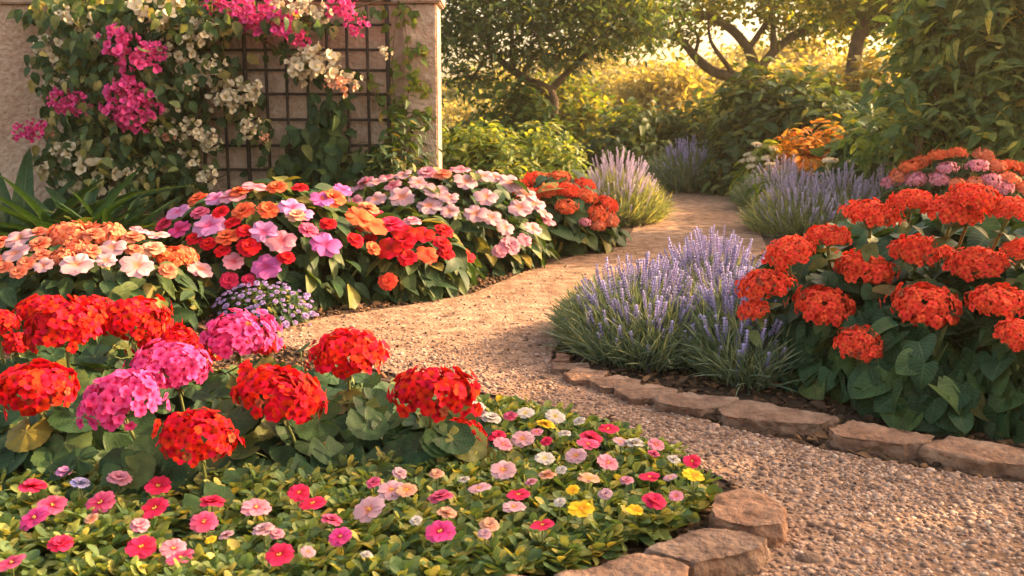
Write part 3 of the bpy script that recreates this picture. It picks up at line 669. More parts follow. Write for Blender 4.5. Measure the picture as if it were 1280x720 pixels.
LOW = [
 (40, 610, 'crimson', 34, 'dbl', 'crimson double flower, upper left of the low bed'),
 (66, 632, 'rose', 35, 'vin', 'rose flower overlapping the pinker one at far left'),
 (44, 648, 'hotpink', 38, 'vin', 'hot pink flower at far left, below the rose one'),
 (76, 681, 'crimson', 31, 'dbl', 'dark crimson ragged flower low on the left'),
 (15, 704, 'rose', 36, 'vin', 'rose-red flower in the bottom left corner'),
 (149, 599, 'pink', 31, 'dbl', 'small two-tone pink flower on a tall stalk under the lowest pink geranium'),
 (198, 608, 'crimson', 33, 'vin', 'magenta flower in front of round geranium leaves, left of the lowest red head'),
 (126, 629, 'rose', 39, 'vin', 'rosy flower beside yellow leaves, left part of bed'),
 (194, 636, 'crimson', 37, 'vin', 'crimson flower with pale petal edge, left of the centre group'),
 (175, 657, 'pink', 25, 'dbl', 'little pale rose flower just below the crimson one'),
 (177, 684, 'crimson', 37, 'vin', 'round crimson flower near the bottom, left of a pink pair'),
 (217, 686, 'pink', 33, 'vin', 'light pink half of a touching pair near the bottom'),
 (226, 698, 'rose', 37, 'vin', 'deep rose half of a touching pair near the bottom'),
 (265, 629, 'crimson', 32, 'dbl', 'crimson ragged flower under the lowest red geranium'),
 (255, 653, 'rose', 36, 'vin', 'rose flower above a tiny yellow bloom'),
 (264, 675, 'yellow', 15, 'vin', 'tiny yellow bloom beside a white clover-like head'),
 (283, 670, 'palepink', 20, 'dbl', 'tiny white clover-like head in the lower left bed'),
 (320, 635, 'pink', 36, 'vin', 'light pink flower above a pale cluster'),
 (329, 663, 'palepink', 28, 'dbl', 'pale pink flower cluster below the light pink flower'),
 (346, 668, 'pink', 20, 'dbl', 'small blush flower right of the pale cluster'),
 (115, 649, 'peach', 18, 'dbl', 'small orange bloom among yellow leaves at left'),
 (80, 590, 'lilac', 20, 'dbl', 'lilac bloom on a stalk at the back left of the low bed'),
 (100, 605, 'violet', 24, 'dbl', 'blue-violet bloom right of the lilac one'),
 (374, 616, 'crimson', 27, 'vin', 'upper flower of the crimson pair below large geranium leaf'),
 (391, 630, 'crimson', 35, 'vin', 'lower flower of the crimson pair below large geranium leaf'),
 (414, 651, 'rose', 27, 'dbl', 'coral-rose small flower in the middle of the low bed'),
 (426, 671, 'hotpink', 29, 'vin', 'bright pink flower just below the coral-rose one'),
 (349, 694, 'crimson', 36, 'vin', 'big round crimson flower at the bottom, nearest the camera'),
 (467, 604, 'rose', 19, 'dbl', 'small rose bud flower right of the crimson pair'),
 (499, 592, 'palepink', 19, 'dbl', 'tiny white-pink bloom above the peach pair'),
 (490, 613, 'palepink', 34, 'vin', 'pale peach flower of a touching pair in the middle'),
 (508, 613, 'peach', 28, 'vin', 'smaller right flower of the pale peach pair'),
 (462, 638, 'palepink', 41, 'vin', 'large pale pink flower in the middle of the low bed'),
 (546, 593, 'peach', 19, 'dbl', 'small peach bloom in front of a broad geranium leaf'),
 (551, 623, 'rose', 34, 'dbl', 'double rose flower right of the pale peach pair'),
 (520, 651, 'white', 17, 'dbl', 'tiny greenish white bloom between pink flowers'),
 (558, 642, 'peach', 25, 'dbl', 'small peach ragged flower above the big hot pink one'),
 (550, 665, 'hotpink', 38, 'vin', 'big hot pink flower low in the centre'),
 (599, 611, 'palepink', 29, 'vin', 'pale pink flower tipped sideways left of a white-pink one'),
 (629, 588, 'palepink', 33, 'vin', 'white-pink flower with orange eye in the centre'),
 (648, 619, 'crimson', 29, 'vin', 'crimson flower touching a pale one below it'),
 (642, 634, 'palepink', 29, 'vin', 'pale flower with orange eye just below the crimson one'),
 (612, 657, 'peach', 25, 'dbl', 'peach cluster right of the big hot pink flower'),
 (678, 657, 'crimson', 30, 'vin', 'crimson flower in front of the yellow ones near the edging'),
 (622, 546, 'crimson', 23, 'dbl', 'magenta bloom beside the small half-open red geranium'),
 (629, 556, 'pink', 25, 'vin', 'pink flower just below the magenta bloom'),
 (654, 549, 'palepink', 28, 'vin', 'blush white flower right of the pink one'),
 (614, 524, 'white', 26, 'dbl', 'white flower at the far edge near the red geranium'),
 (596, 508, 'white', 22, 'vin', 'farthest white flower behind the rightmost red geranium'),
 (638, 521, 'rose', 18, 'dbl', 'small rose bloom between white flowers at the far edge'),
 (657, 517, 'white', 22, 'vin', 'white flower, left of the pair at the far edge'),
 (694, 521, 'white', 26, 'vin', 'white flower hanging over the gravel at the far edge'),
 (724, 527, 'white', 16, 'dbl', 'smallest white flower next to the gravel'),
 (682, 532, 'yellow', 24, 'dbl', 'yellow-orange bloom below the far white flowers'),
 (683, 552, 'crimson', 16, 'dbl', 'tiny dark red bloom in the upper middle'),
 (681, 573, 'white', 24, 'vin', 'white flower with yellow eye left of a larger one'),
 (720, 570, 'palepink', 28, 'vin', 'larger white flower with yellow eye in the right half'),
 (738, 548, 'crimson', 28, 'dbl', 'magenta flower on top of a pink one near the gravel'),
 (735, 556, 'rose', 29, 'vin', 'pink flower under the magenta one near the gravel'),
 (760, 537, 'crimson', 26, 'vin', 'magenta flower nearest the path, in the upper right'),
 (760, 579, 'pink', 28, 'vin', 'pink flower alone in the right half'),
 (793, 555, 'white', 24, 'dbl', 'white and pink bloom at the right far edge'),
 (817, 568, 'rose', 17, 'dbl', 'little rose bloom behind the right tip'),
 (820, 556, 'pink', 22, 'vin', 'blush flower leaning over the gravel at right'),
 (865, 577, 'crimson', 23, 'vin', 'magenta flower above the yellow one at the right tip'),
 (867, 595, 'yellow', 28, 'vin', 'yellow flower at the right tip of the bed'),
 (812, 597, 'crimson', 27, 'vin', 'magenta flower left of the right-tip yellow one'),
 (783, 601, 'pink', 18, 'dbl', 'small pale pink bloom left of the magenta flower'),
 (736, 599, 'peach', 30, 'vin', 'peach flower with orange eye in the right half'),
 (716, 613, 'yellow', 17, 'vin', 'small yellow cup above the largest yellow flower'),
 (727, 637, 'yellow', 33, 'vin', 'largest yellow flower, near the edging stones'),
 (793, 638, 'yellow', 23, 'vin', 'pale-edged yellow flower beside the low magenta one'),
 (817, 627, 'crimson', 30, 'dbl', 'magenta flower nearest the tan edging stones'),
 (684, 595, 'peach', 23, 'dbl', 'peach and yellow ragged flower in the centre right'),
 (602, 520, 'palepink', 18, 'dbl', 'tiny blush bloom just behind the white flower by the small red geranium'),
 (671, 540, 'pink', 17, 'vin', 'small pink flower between the yellow-orange bloom and a pale one'),
 (706, 543, 'white', 17, 'dbl', 'small white bloom halfway between the gravel and the magenta-on-pink pair'),
 (775, 552, 'palepink', 18, 'vin', 'small blush flower just left of the white and pink bloom'),
 (842, 575, 'white', 17, 'dbl', 'small white bloom close to the right tip, left of the magenta one'),
 (838, 597, 'palepink', 18, 'vin', 'small blush flower between the magenta and the right-tip yellow flower'),
 (702, 588, 'white', 15, 'dbl', 'tiny white bloom below the two yellow-eyed white flowers'),
 (757, 618, 'palepink', 19, 'dbl', 'pale bloom between the largest yellow flower and the peach one'),
 (664, 603, 'pink', 17, 'dbl', 'small pink bloom right of the white-pink flower with orange eye'),
 (580, 600, 'white', 15, 'dbl', 'tiny white bloom left of the tipped pale pink flower'),
 (700, 628, 'white', 16, 'dbl', 'tiny white bloom just left of the largest yellow flower'),
 (845, 620, 'pink', 18, 'vin', 'small pink flower nearest the tip stone of the edging'),
 (385, 690, 'palepink', 20, 'vin', 'pale flower at the bottom, right of the big crimson one'),
 (458, 694, 'white', 17, 'dbl', 'small white bloom at the bottom centre of the bed'),
 (606, 668, 'palepink', 18, 'dbl', 'faded bloom right below the peach cluster'),
]
for x, y, c, wp, kd, lab in LOW:
    z = .105 if y < 680 else .096
    p = G(x, y, z + rnd(-.006, .006)); r = wp / 2 * p[1] / F * 1.08
    base = np.array([p[0] + rnd(-.012, .012), p[1] + .012, .01])
    t = thing('bedding_flower', lab, 'flower', base, GB)
    vs = flower_mesh(kd, c); f = link('petals', vs[rng.integers(0, len(vs))], t)
    ax = nrm(np.array([rnd(-.3, .3), -.22 + rnd(-.3, .25), 1.])); fr = frames(ax, [rnd(-1, 1), rnd(-1, 1), 0])[0]
    place(f, p - base, fr, r)
    if kd == 'vin': place(link('flower_centre', CENTRE, f), [0, 0, .03], None, 1.25)
    m = MB(); m.tube([[0, 0, 0], (p - base) * [.6, .6, .55], p - base - ax * .003], [.0022, .0018], 5, sub=3); m.build('stem', M['stem'], t)
    m = MB(); n = 5; a = np.arange(n) * 1.3 + rnd(0, 6); od = np.stack([np.cos(a), np.sin(a), np.full(n, .35)], 1)
    leaf_batch(m, SPAT, od * .003 + (p - base) * rng.uniform(.35, .6, (n, 1)), nrm(od * [-.4, -.4, 0] + [0, 0, 1]), od, rng.uniform(.026, .04, n)); m.build('leaves', M['cover_leaf'], t)

# ================================================================== MID LEFT: MOUNDS OF FLOWERS
def mound(name, label, cat, D, nleaf, tpls, lsize, leafmat_, flowers, auto=None, group=None, tiltc=.5, extra=None):
    o0 = D.c * [1, 1, 0]; t = thing(name, label, cat, o0, group)
    m = MB(); dome_foliage(m, D, nleaf, tpls, lsize, o0); 
    if extra: extra(m, D, o0)
    m.build('leaves', M[leafmat_], t)
    m = MB(); in_stems(m, D, 40, o0); m.build('stems', M['stem'], t)
    done = []
    def put(px, py, kind, c, wp):
        p, q = D.hit(px, py); r = wp / 2 * p[1] / F
        p = p + q * .035; ax = nrm(q * .8 + np.array([0, -tiltc, .75]) + rng.normal(0, .13, 3)); fr = frames(ax, rng.normal(size=3))[0]
        if kind == 'head':
            o = link('flower_head', HEADS[c][rng.integers(0, len(HEADS[c]))], t); place(o, p - o0 - ax * r * .3, frames(nrm(ax + [0, 0, .6]), rng.normal(size=3))[0], r)
        else:
            vs = flower_mesh(kind, c); o = link('flower', vs[rng.integers(0, len(vs))], t); place(o, p - o0, fr, r * (1.0 if kind == 'dbl' else .92))
        o['label'] = {'palepink': 'pale pink', 'hotpink': 'hot pink'}.get(c, c) + ' ' + ('flower head' if kind == 'head' else 'flower')
        done.append((px, py, wp))
    for fdef in flowers: put(*fdef)
    if auto:
        poly, n, choose = auto; tries = 0
        xs_ = [p[0] for p in poly]; ys_ = [p[1] for p in poly]
        while n > 0 and tries < 4000:
            tries += 1; x = rnd(min(xs_), max(xs_)); y = rnd(min(ys_), max(ys_))
            if not in_poly(np.array([x]), np.array([y]), poly)[0]: continue
            kind, c, wp = choose(x, y)
            if any(((x - a) / ((wp + w_) * .39)) ** 2 + ((y - b) / ((wp + w_) * .27)) ** 2 < 1 for a, b, w_ in done): continue
            put(x, y, kind, c, wp); n -= 1
    return t
def pick(*opts):
    r = rng.uniform(); s = 0
    for pr, *v in opts:
        s += pr
        if r < s: return v
    return opts[-1][1:]
# a: salmon and pale pink
Da = Dome(-90, 262, 290, 4.85, .55)
fa = [(24, 300, 'imp', 'palepink', 40), (20, 320, 'imp', 'palepink', 40), (97, 342, 'imp', 'palepink', 46), (165, 343, 'imp', 'palepink', 45), (140, 318, 'imp', 'palepink', 40), (252, 339, 'imp', 'palepink', 38),
      (195, 302, 'imp', 'palepink', 34), (84, 294, 'head', 'salmon', 54), (132, 296, 'head', 'salmon', 46), (95, 314, 'head', 'salmon', 36), (78, 326, 'head', 'salmon', 34), (165, 306, 'dbl', 'salmon', 30), (50, 310, 'dbl', 'salmon', 30),
      (215, 325, 'head', 'orange', 42), (232, 318, 'head', 'salmon', 34), (188, 320, 'dbl', 'peach', 32), (118, 300, 'dbl', 'salmon', 30), (170, 300, 'imp', 'pink', 26)]
mound('impatiens', 'mound of salmon and pale pink impatiens at the left behind the geraniums', 'impatiens', Da, 950, OVATE, (.09, .15), 'imp_leaf', fa,
      ([(-10, 296), (100, 290), (180, 306), (240, 332), (200, 350), (60, 350), (-10, 345)], 14, lambda x, y: pick((.5, 'imp', 'palepink', 28), (1, 'dbl', 'salmon', 24))), 'impatiens mounds')
# b: lilac pink and orange
Db = Dome(182, 470, 236, 5.75, .75)
fb = [(212, 256, 'imp', 'lilac', 36), (226, 268, 'imp', 'lilac', 26), (223, 288, 'imp', 'hotpink', 34), (262, 284, 'imp', 'lilac', 44), (270, 251, 'imp', 'lilac', 30), (293, 250, 'imp', 'pink', 42), (320, 244, 'imp', 'pink', 36),
      (330, 297, 'imp', 'lilac', 38), (350, 309, 'imp', 'pink', 42), (395, 315, 'imp', 'orchid', 44), (333, 336, 'imp', 'orchid', 42), (292, 329, 'imp', 'pink', 30), (390, 271, 'imp', 'orchid', 34), (360, 275, 'imp', 'lilac', 36), (370, 283, 'imp', 'lilac', 34),
      (306, 272, 'dbl', 'orange', 32), (302, 248, 'dbl', 'orange', 30), (246, 248, 'dbl', 'orange', 30), (285, 300, 'dbl', 'orange', 34), (312, 313, 'dbl', 'red', 32), (335, 275, 'dbl', 'orange', 30), (344, 252, 'dbl', 'orange', 28),
      (365, 285, 'dbl', 'peach', 30), (192, 272, 'dbl', 'crimson', 28), (400, 272, 'dbl', 'orange', 36), (250, 268, 'dbl', 'rose', 26), (440, 298, 'imp', 'orange', 46), (425, 290, 'imp', 'orange', 36), (436, 282, 'dbl', 'salmon', 30), (459, 302, 'imp', 'orange', 38), (441, 322, 'dbl', 'orange', 22), (459, 319, 'dbl', 'orange', 20), (410, 262, 'imp', 'orchid', 28), (286, 352, 'dbl', 'crimson', 26), (312, 352, 'dbl', 'crimson', 22), (377, 300, 'dbl', 'rose', 26)]
mound('impatiens', 'big mound of lilac, hot pink and orange impatiens below the trellis', 'impatiens', Db, 1300, OVATE, (.11, .19), 'imp_leaf', fb,
      ([(190, 262), (250, 242), (330, 240), (400, 262), (470, 300), (400, 322), (330, 330), (250, 310), (200, 285)], 75, lambda x, y: pick((.3 if x > 240 else .1, 'dbl', 'orange', 25), (.42 if x > 240 else .16, 'dbl', 'red', 23), (.62, 'imp', 'lilac', 30), (.78, 'imp', 'orchid', 30), (1, 'imp', 'pink', 30))), 'impatiens mounds')
# c: red
Dc = Dome(425, 592, 270, 5.95, .62)
fc = [(490, 285, 'dbl', 'crimson', 36), (506, 293, 'imp', 'red', 36), (528, 296, 'imp', 'red', 34), (487, 313, 'imp', 'red', 40), (505, 304, 'dbl', 'red', 34), (462, 288, 'dbl', 'vermilion', 34), (470, 278, 'dbl', 'crimson', 32), (532, 320, 'imp', 'vermilion', 32), (550, 308, 'dbl', 'red', 28),
      (578, 322, 'imp', 'red', 24), (555, 320, 'dbl', 'red', 24), (486, 354, 'dbl', 'vermilion', 26), (455, 277, 'dbl', 'palepink', 28), (515, 281, 'dbl', 'pink', 24)]
mound('impatiens', 'mound of scarlet impatiens at the path edge, right of the lilac ones', 'impatiens', Dc, 900, OVATE, (.12, .19), 'imp_leaf', fc,
      ([(445, 275), (500, 275), (560, 295), (585, 322), (540, 330), (470, 322)], 42, lambda x, y: pick((.6, 'dbl', 'red', 27), (1, 'imp', 'vermilion', 30))), 'impatiens mounds')
# d: pale pink
Dd = Dome(415, 690, 216, 6.85, .68)
fd = [(437, 250, 'imp', 'palepink', 36), (478, 258, 'imp', 'palepink', 30), (506, 254, 'imp', 'palepink', 36), (538, 265, 'imp', 'palepink', 36), (546, 248, 'imp', 'palepink', 36), (561, 256, 'imp', 'palepink', 28), (580, 238, 'imp', 'palepink', 34), (602, 257, 'imp', 'palepink', 34), (590, 275, 'imp', 'palepink', 34), (608, 279, 'imp', 'palepink', 28),
      (640, 268, 'imp', 'palepink', 34), (660, 262, 'imp', 'palepink', 30), (478, 238, 'imp', 'palepink', 30), (456, 232, 'dbl', 'pink', 28), (575, 218, 'imp', 'pink', 30), (535, 222, 'dbl', 'pink', 28), (495, 240, 'imp', 'pink', 26), (553, 226, 'dbl', 'salmon', 24), (630, 240, 'imp', 'palepink', 34), (648, 252, 'imp', 'palepink', 34), (600, 232, 'imp', 'palepink', 30),
      (632, 310, 'dbl', 'pink', 28), (650, 302, 'imp', 'pink', 22), (620, 316, 'dbl', 'pink', 20)]
mound('impatiens', 'mound of white-pink impatiens in front of the pillar', 'impatiens', Dd, 1300, OVATE, (.11, .18), 'imp_leaf', fd,
      ([(420, 240), (480, 222), (570, 214), (640, 225), (685, 270), (670, 300), (600, 285), (500, 268), (430, 262)], 80, lambda x, y: pick((.75, 'imp', 'palepink', 27), (.92, 'imp', 'pink', 24), (1, 'dbl', 'orange', 20))), 'impatiens mounds')
# e: orange-red
De = Dome(612, 776, 217, 8.0, .75)
mound('geranium_mound', 'rounded mound of orange-red flower heads left of the path bend', 'geranium', De, 1100, [HEART[1], OVATE[0], HEART[0]], (.10, .16), 'imp_leaf',
      [(708, 262, 'head', 'orange', 26), (742, 268, 'head', 'orange', 28), (758, 276, 'head', 'salmon', 24), (728, 279, 'head', 'pink', 14), (744, 283, 'head', 'salmon', 20)],
      ([(612, 228), (660, 216), (720, 222), (768, 262), (752, 270), (700, 256), (650, 248), (620, 240)], 42, lambda x, y: pick((.72, 'head', 'vermilion', 31), (1, 'head', 'orange', 28))))
# small purple flowers
Dl = Dome(268, 386, 362, 4.95, .26)
mound('lobelia', 'little mound of purple star flowers between the geraniums and lilac impatiens', 'lobelia', Dl, 2200, SMALL, (.025, .05), 'imp_leaf', [],
      ([(268, 372), (300, 358), (350, 360), (385, 380), (386, 405), (330, 408), (275, 395)], 90, lambda x, y: ('dbl', 'aster', float(rng.choice([5, 6.5, 8, 10])))))
# strap-leaved plants at the foot of the wall
def strap(px, Y, n, L, label):
    b = P(px, 300, Y) * [1, 1, 0]; t = thing('strap_leaf_plant', label, 'plant', b, 'strap-leaved plants at the wall'); m = MB(); a = rng.uniform(0, 6.28, n); el = rng.uniform(.5, 1.25, n)
    dy = np.stack([np.cos(a) * np.cos(el), np.sin(a) * np.cos(el), np.sin(el)], 1); nz = nrm(np.stack([-np.cos(a) * np.sin(el), -np.sin(a) * np.sin(el), np.cos(el)], 1) + rng.normal(0, .1, (n, 3)))
    leaf_batch(m, STRAP, dy * .03 + rng.normal(0, .04, (n, 3)) * [1, 1, 0], nz, dy, rng.uniform(.7, 1.1, n) * L); m.build('leaves', M['strap_leaf'], t)
strap(25, 6.5, 60, .88, 'leftmost dark strap-leaved clump against the plain wall')
strap(95, 6.3, 60, .80, 'dark strap-leaved clump under the white bougainvillea')
strap(155, 6.4, 46, .68, 'small strap-leaved clump with pale striped leaves near the trellis foot')

# ================================================================== CLIMBERS
bo = np.array([-3.0, WY - .15, 0.])
bt = thing('bougainvillea', 'large bougainvillea with cream and magenta flowers climbing the wall', 'climber', bo)
blobs = [(130, 20, 80, 40, 260), (110, 80, 60, 50, 330), (150, 140, 75, 60, 420), (110, 185, 50, 50, 260), (160, 215, 80, 40, 330), (210, 85, 46, 52, 230), (205, 190, 36, 52, 170), (230, 25, 60, 30, 240), (300, 15, 40, 18, 90), (45, 12, 26, 14, 24),
         (265, 80, 36, 20, 80), (298, 116, 28, 18, 56), (320, 155, 18, 20, 30), (360, 25, 60, 20, 70), (395, 25, 40, 12, 40), (420, 92, 40, 12, 34), (380, 85, 30, 14, 40), (300, 140, 20, 40, 30), (262, 160, 16, 46, 24), (228, 228, 26, 20, 50), (60, 195, 24, 14, 14), (85, 245, 20, 12, 20), (335, 190, 8, 34, 22), (350, 60, 40, 14, 30), (470, 10, 40, 6, 14)]
m = MB()
for x, y, rx, ry, n in blobs:
    n = int(n * (1.5 if x < 240 else .62)); q = rng.normal(size=(n, 2)) * .55; q = q[np.hypot(q[:, 0], q[:, 1]) < 1.25]; n = len(q)
    thick = .34 if rx > 40 else .14
    pos = np.array([P(x + a * rx, y + b * ry, WY - .09 - abs(rng.normal(0, thick * .55))) for a, b in q])
    nz = nrm(np.array([0, -1., .35]) + rng.normal(0, .5, (n, 3))); dy = nrm(np.array([0, -.2, -.8]) + rng.normal(0, .55, (n, 3)))
    leaf_batch(m, BOUGL, pos - bo, nz, dy, rng.uniform(.06, .11, n))
m.build('leaves', M['boug_leaf'], bt)
def vine(t, o0, pts, r0, r1, name='branch'):
    m = MB(); m.tube([P(x, y, Y) - o0 for x, y, Y in pts], np.linspace(r0, r1, len(pts)), 6); m.build(name, M['stem_brown'], t)
W1 = WY - .12
for pts in ([(150, 330, W1), (160, 240, W1 - .1), (140, 140, W1 - .15), (120, 40, W1 - .1), (110, -10, W1)], [(155, 325, W1), (190, 230, W1 - .12), (210, 120, W1 - .1), (250, 40, W1), (330, 15, W1), (400, 30, W1)],
            [(205, 130, W1), (260, 90, W1 - .05), (310, 125, W1), (330, 165, W1), (338, 220, W1)], [(215, 60, W1), (300, 40, W1 - .05), (380, 80, W1), (430, 92, W1), (480, 108, W1)], [(150, 240, W1), (240, 180, W1), (270, 130, W1), (280, 90, W1)],
            [(145, 180, W1 - .1), (100, 180, W1 - .15), (60, 165, W1 - .1)], [(300, 15, W1), (400, 20, W1), (460, 5, W1), (520, -10, W1)], [(180, 300, W1), (240, 240, W1), (290, 215, W1)]): vine(bt, bo, pts, .014, .004)
def clus(px, py, c, wp, dy=.38):
    p = P(px, py, WY - dy); o = link('flower_cluster', CLUS[c][rng.integers(0, 3)], bt); place(o, p - bo, frames([rnd(-.3, .3), rnd(-.3, .3), 1], [rnd(-.5, .5), 1, 0])[0], wp / 2 * WY / F)
    o['label'] = {'cream': 'cream flower cluster', 'magenta': 'magenta flower cluster', 'peach': 'peach flower cluster', 'hotpink': 'pink flower cluster'}[c]
for c in [(150, 52, 34), (172, 70, 50), (188, 66, 28), (152, 112, 28), (165, 118, 34), (160, 135, 44), (178, 130, 36), (146, 142, 26), (172, 148, 30), (88, 124, 30), (78, 128, 24), (101, 134, 20), (30, 165, 26), (45, 160, 24), (268, 2, 34), (295, 3, 30), (312, 28, 36), (302, 20, 24), (345, 25, 42), (358, 38, 34), (372, 48, 24), (330, 3, 40), (425, 8, 34), (447, 32, 24)]: clus(*c[:2], 'magenta', c[2] * 1.2, dy=.5 if c[0] < 240 else .3)
for c in [(58, 163, 22), (210, 172, 18), (428, 107, 26), (415, 102, 22), (330, 172, 14)]: clus(*c[:2], 'peach', c[2])
for c in [(190, 12, 44), (205, 22, 40), (175, 5, 34), (218, 10, 30), (250, 40, 26), (255, 30, 20), (90, 25, 30), (78, 20, 22), (115, 52, 34), (122, 45, 26), (60, 63, 30), (68, 58, 22), (130, 75, 24), (145, 40, 26), (215, 78, 34), (228, 72, 26), (205, 62, 20), (235, 55, 26), (240, 98, 28), (232, 106, 20), (262, 82, 26), (275, 118, 34), (285, 125, 26), (305, 118, 30), (315, 112, 22), (65, 105, 16), (83, 105, 16), (200, 165, 22), (222, 165, 22), (190, 120, 22), (213, 140, 24),
          (130, 180, 22), (95, 190, 30), (82, 197, 26), (90, 208, 28), (118, 215, 44), (130, 222, 30), (142, 205, 34), (107, 200, 24), (90, 230, 30), (100, 238, 30), (52, 213, 20), (75, 188, 20), (240, 160, 22), (255, 172, 26), (262, 180, 20), (235, 200, 24), (258, 222, 26), (150, 235, 26), (165, 218, 24), (200, 205, 24), (378, 78, 30), (392, 72, 32), (405, 80, 36), (415, 92, 26), (372, 88, 30), (440, 100, 18), (365, 12, 24), (385, 8, 24), (400, 20, 22), (308, 165, 18), (310, 155, 20), (480, 65, 14), (60, 52, 18), (350, 5, 26)]: clus(*c[:2], 'cream', c[2] * 1.22, dy=rnd(.24, .42))

co = P(400, 300, WY - .2) * [1, 1, 0]
ct = thing('climbing_vine', 'leafy green vine climbing the lower half of the trellis', 'climber', co); m = MB()
for x, y, rx, ry, n in [(410, 130, 20, 20, 18), (400, 165, 26, 30, 44), (395, 200, 34, 30, 70), (420, 215, 46, 24, 80), (395, 232, 60, 16, 100), (455, 205, 26, 20, 40), (360, 215, 20, 16, 30)]:
    q = rng.normal(size=(n, 2)) * .6; pos = np.array([P(x + a * rx, y + b * ry, WY - .1 - abs(rng.normal(0, .09))) for a, b in q])
    leaf_batch(m, BOUGL + [OVATE[0]], pos - co, nrm([0, -1., .5] + rng.normal(0, .5, (n, 3))), nrm([.25, -.2, -.7] + rng.normal(0, .55, (n, 3))), rng.uniform(.09, .15, n))
m.build('leaves', M['imp_leaf'], ct)
for pts in ([(400, 330, W1), (395, 240, W1), (405, 170, W1), (410, 110, W1)], [(400, 300, W1), (440, 230, W1), (450, 190, W1)], [(398, 240, W1), (370, 215, W1), (355, 200, W1)]): vine(ct, co, pts, .01, .003, 'stem')
po = P(510, 300, WY - .15) * [1, 1, 0]
pv = thing('climbing_vine', 'thin wispy vine trailing up the pillar edge', 'climber', po); m = MB()
W2 = WY - .1
lines = [[(505, 330), (500, 230), (496, 150), (490, 80), (497, 10)], [(510, 330), (515, 220), (508, 150), (512, 90), (505, 20)], [(500, 180), (485, 140), (470, 120), (455, 95)], [(505, 150), (530, 140), (545, 152)], [(508, 100), (520, 98), (532, 118)], [(510, 60), (525, 62), (530, 68)], [(498, 20), (510, 8), (518, 24)]]
for ln in lines:
    vine(pv, po, [(x, y, W2) for x, y in ln], .005, .0025, 'stem')
    pts, _ = catmull(np.array([P(x, y, W2) for x, y in ln]), np.ones(len(ln)), 6); n = len(pts)
    leaf_batch(m, BOUGL, pts + rng.normal(0, .03, (n, 3)) * [1, .4, 1] - po, nrm([0, -1., .4] + rng.normal(0, .4, (n, 3))), nrm([0, 0, -.4] + rng.normal(0, .7, (n, 3))), rng.uniform(.05, .09, n))
m.build('leaves', M['bush_yel'], pv)

# ================================================================== BUSHES
def bush(name, label, cat, doms, n, tpls, size, mat, group=None, stems=26, lo=.55, up=.6, rand=.5, parts=None):
    o0 = doms[0].c * [1, 1, 0]; t = thing(name, label, cat, o0, group); m = MB(); tot = sum(d.r[0] * d.r[1] * d.r[2] for d in doms)
    for d in doms: d.amp = .2
    s = MB()
    for d in doms:
        k = (d.r[0] * d.r[1] * d.r[2]) / tot
        # sprays: little shoots carrying several leaves each
        ns = max(6, int(n * k / 9)); p, q = d.samp(ns, lo, 1.04, .02); ns = len(p)
        sd_ = nrm(q + [0, 0, .55] + rng.normal(0, .35, (ns, 3))); L = rng.uniform(1.6, 2.8, (ns, 1)) * size[1]
        for j in range(9):
            f = j / 8.; a = rng.uniform(0, 6.28, ns); side = nrm(np.cross(sd_, rvec(ns)))
            pos = p + sd_ * L * (f - .6); dy = nrm(side * [1, 1, .45] + sd_ * (.4 + .9 * f) + [0, 0, .05]); nz = nrm(sd_ * .6 + [0, -.1, up] + rng.normal(0, .35, (ns, 3)))
            leaf_batch(m, tpls, pos - o0, nz, dy, rng.uniform(size[0], size[1], ns))
        if stems:
            pp, _ = d.samp(int(max(4, stems * k)), .5, .9, .1)
            for a_ in pp:
                b_ = d.c * [1, 1, 0] + (a_ - d.c) * [.15, .15, 0]; s.tube([b_ - o0, (a_ + b_) / 2 + rng.normal(0, .04, 3) - o0, a_ - o0], [.014, .005], 5, sub=3)
    if stems: s.build('branches', M['stem_brown'], t)
    m.build('leaves', M[mat], t); return t
def E(px, py, Y, rx, ry, rz):                                   # a free ellipsoid
    d = Dome.__new__(Dome); d.amp = .3; d.c = P(px, py, Y); d.r = np.array([rx, ry, rz]); return d

# right: the big geranium bush
DR = [Dome(985, 1420, 268, 4.45, 1.2), Dome(925, 1120, 322, 4.05, .62), Dome(1010, 1250, 352, 3.68, .62), Dome(1160, 1420, 352, 3.42, .60), Dome(950, 1080, 395, 3.85, .42)]
Dr = DR[0]; o0 = Dr.c * [1, 1, 0]
rb = thing('geranium_bush', 'big bush of orange-red round flower heads and heart leaves at right', 'geranium', o0)
m = MB()
for d_, n_ in zip(DR, (1300, 560, 620, 620, 260)):
    dome_foliage(m, d_, n_, HEART, (.07, .11), o0, up=.25, droop=.8, rand=.42, lo=.86, hi=.99)
    p, q = d_.samp(int(n_ * .6), .5, .88, .05); leaf_batch(m, HEART, p - o0, nrm(q + [0, -.3, .6] + rng.normal(0, .4, (len(p), 3))), nrm(q + [0, 0, -.6] + rng.normal(0, .4, (len(p), 3))), rng.uniform(.07, .12, len(p)))
m.build('leaves', M['heart_leaf'], rb)
RH = [(1090, 262, 80, 38), (1140, 246, 58, 28), (1190, 257, 82, 38), (1218, 241, 74, 22), (1262, 256, 62, 34), (1037, 290, 60, 30), (988, 308, 70, 36), (957, 349, 70, 38), (941, 383, 42, 28), (1080, 328, 80, 42), (1147, 308, 76, 40), (1222, 323, 80, 42), (1280, 309, 50, 34),
      (1030, 375, 82, 50), (1158, 374, 92, 50), (1250, 370, 78, 44), (1077, 425, 70, 48), (1274, 412, 64, 50)]
Y_of = lambda y: float(np.interp(y, [240, 262, 310, 375, 425], [4.75, 4.35, 3.95, 3.55, 3.3]))
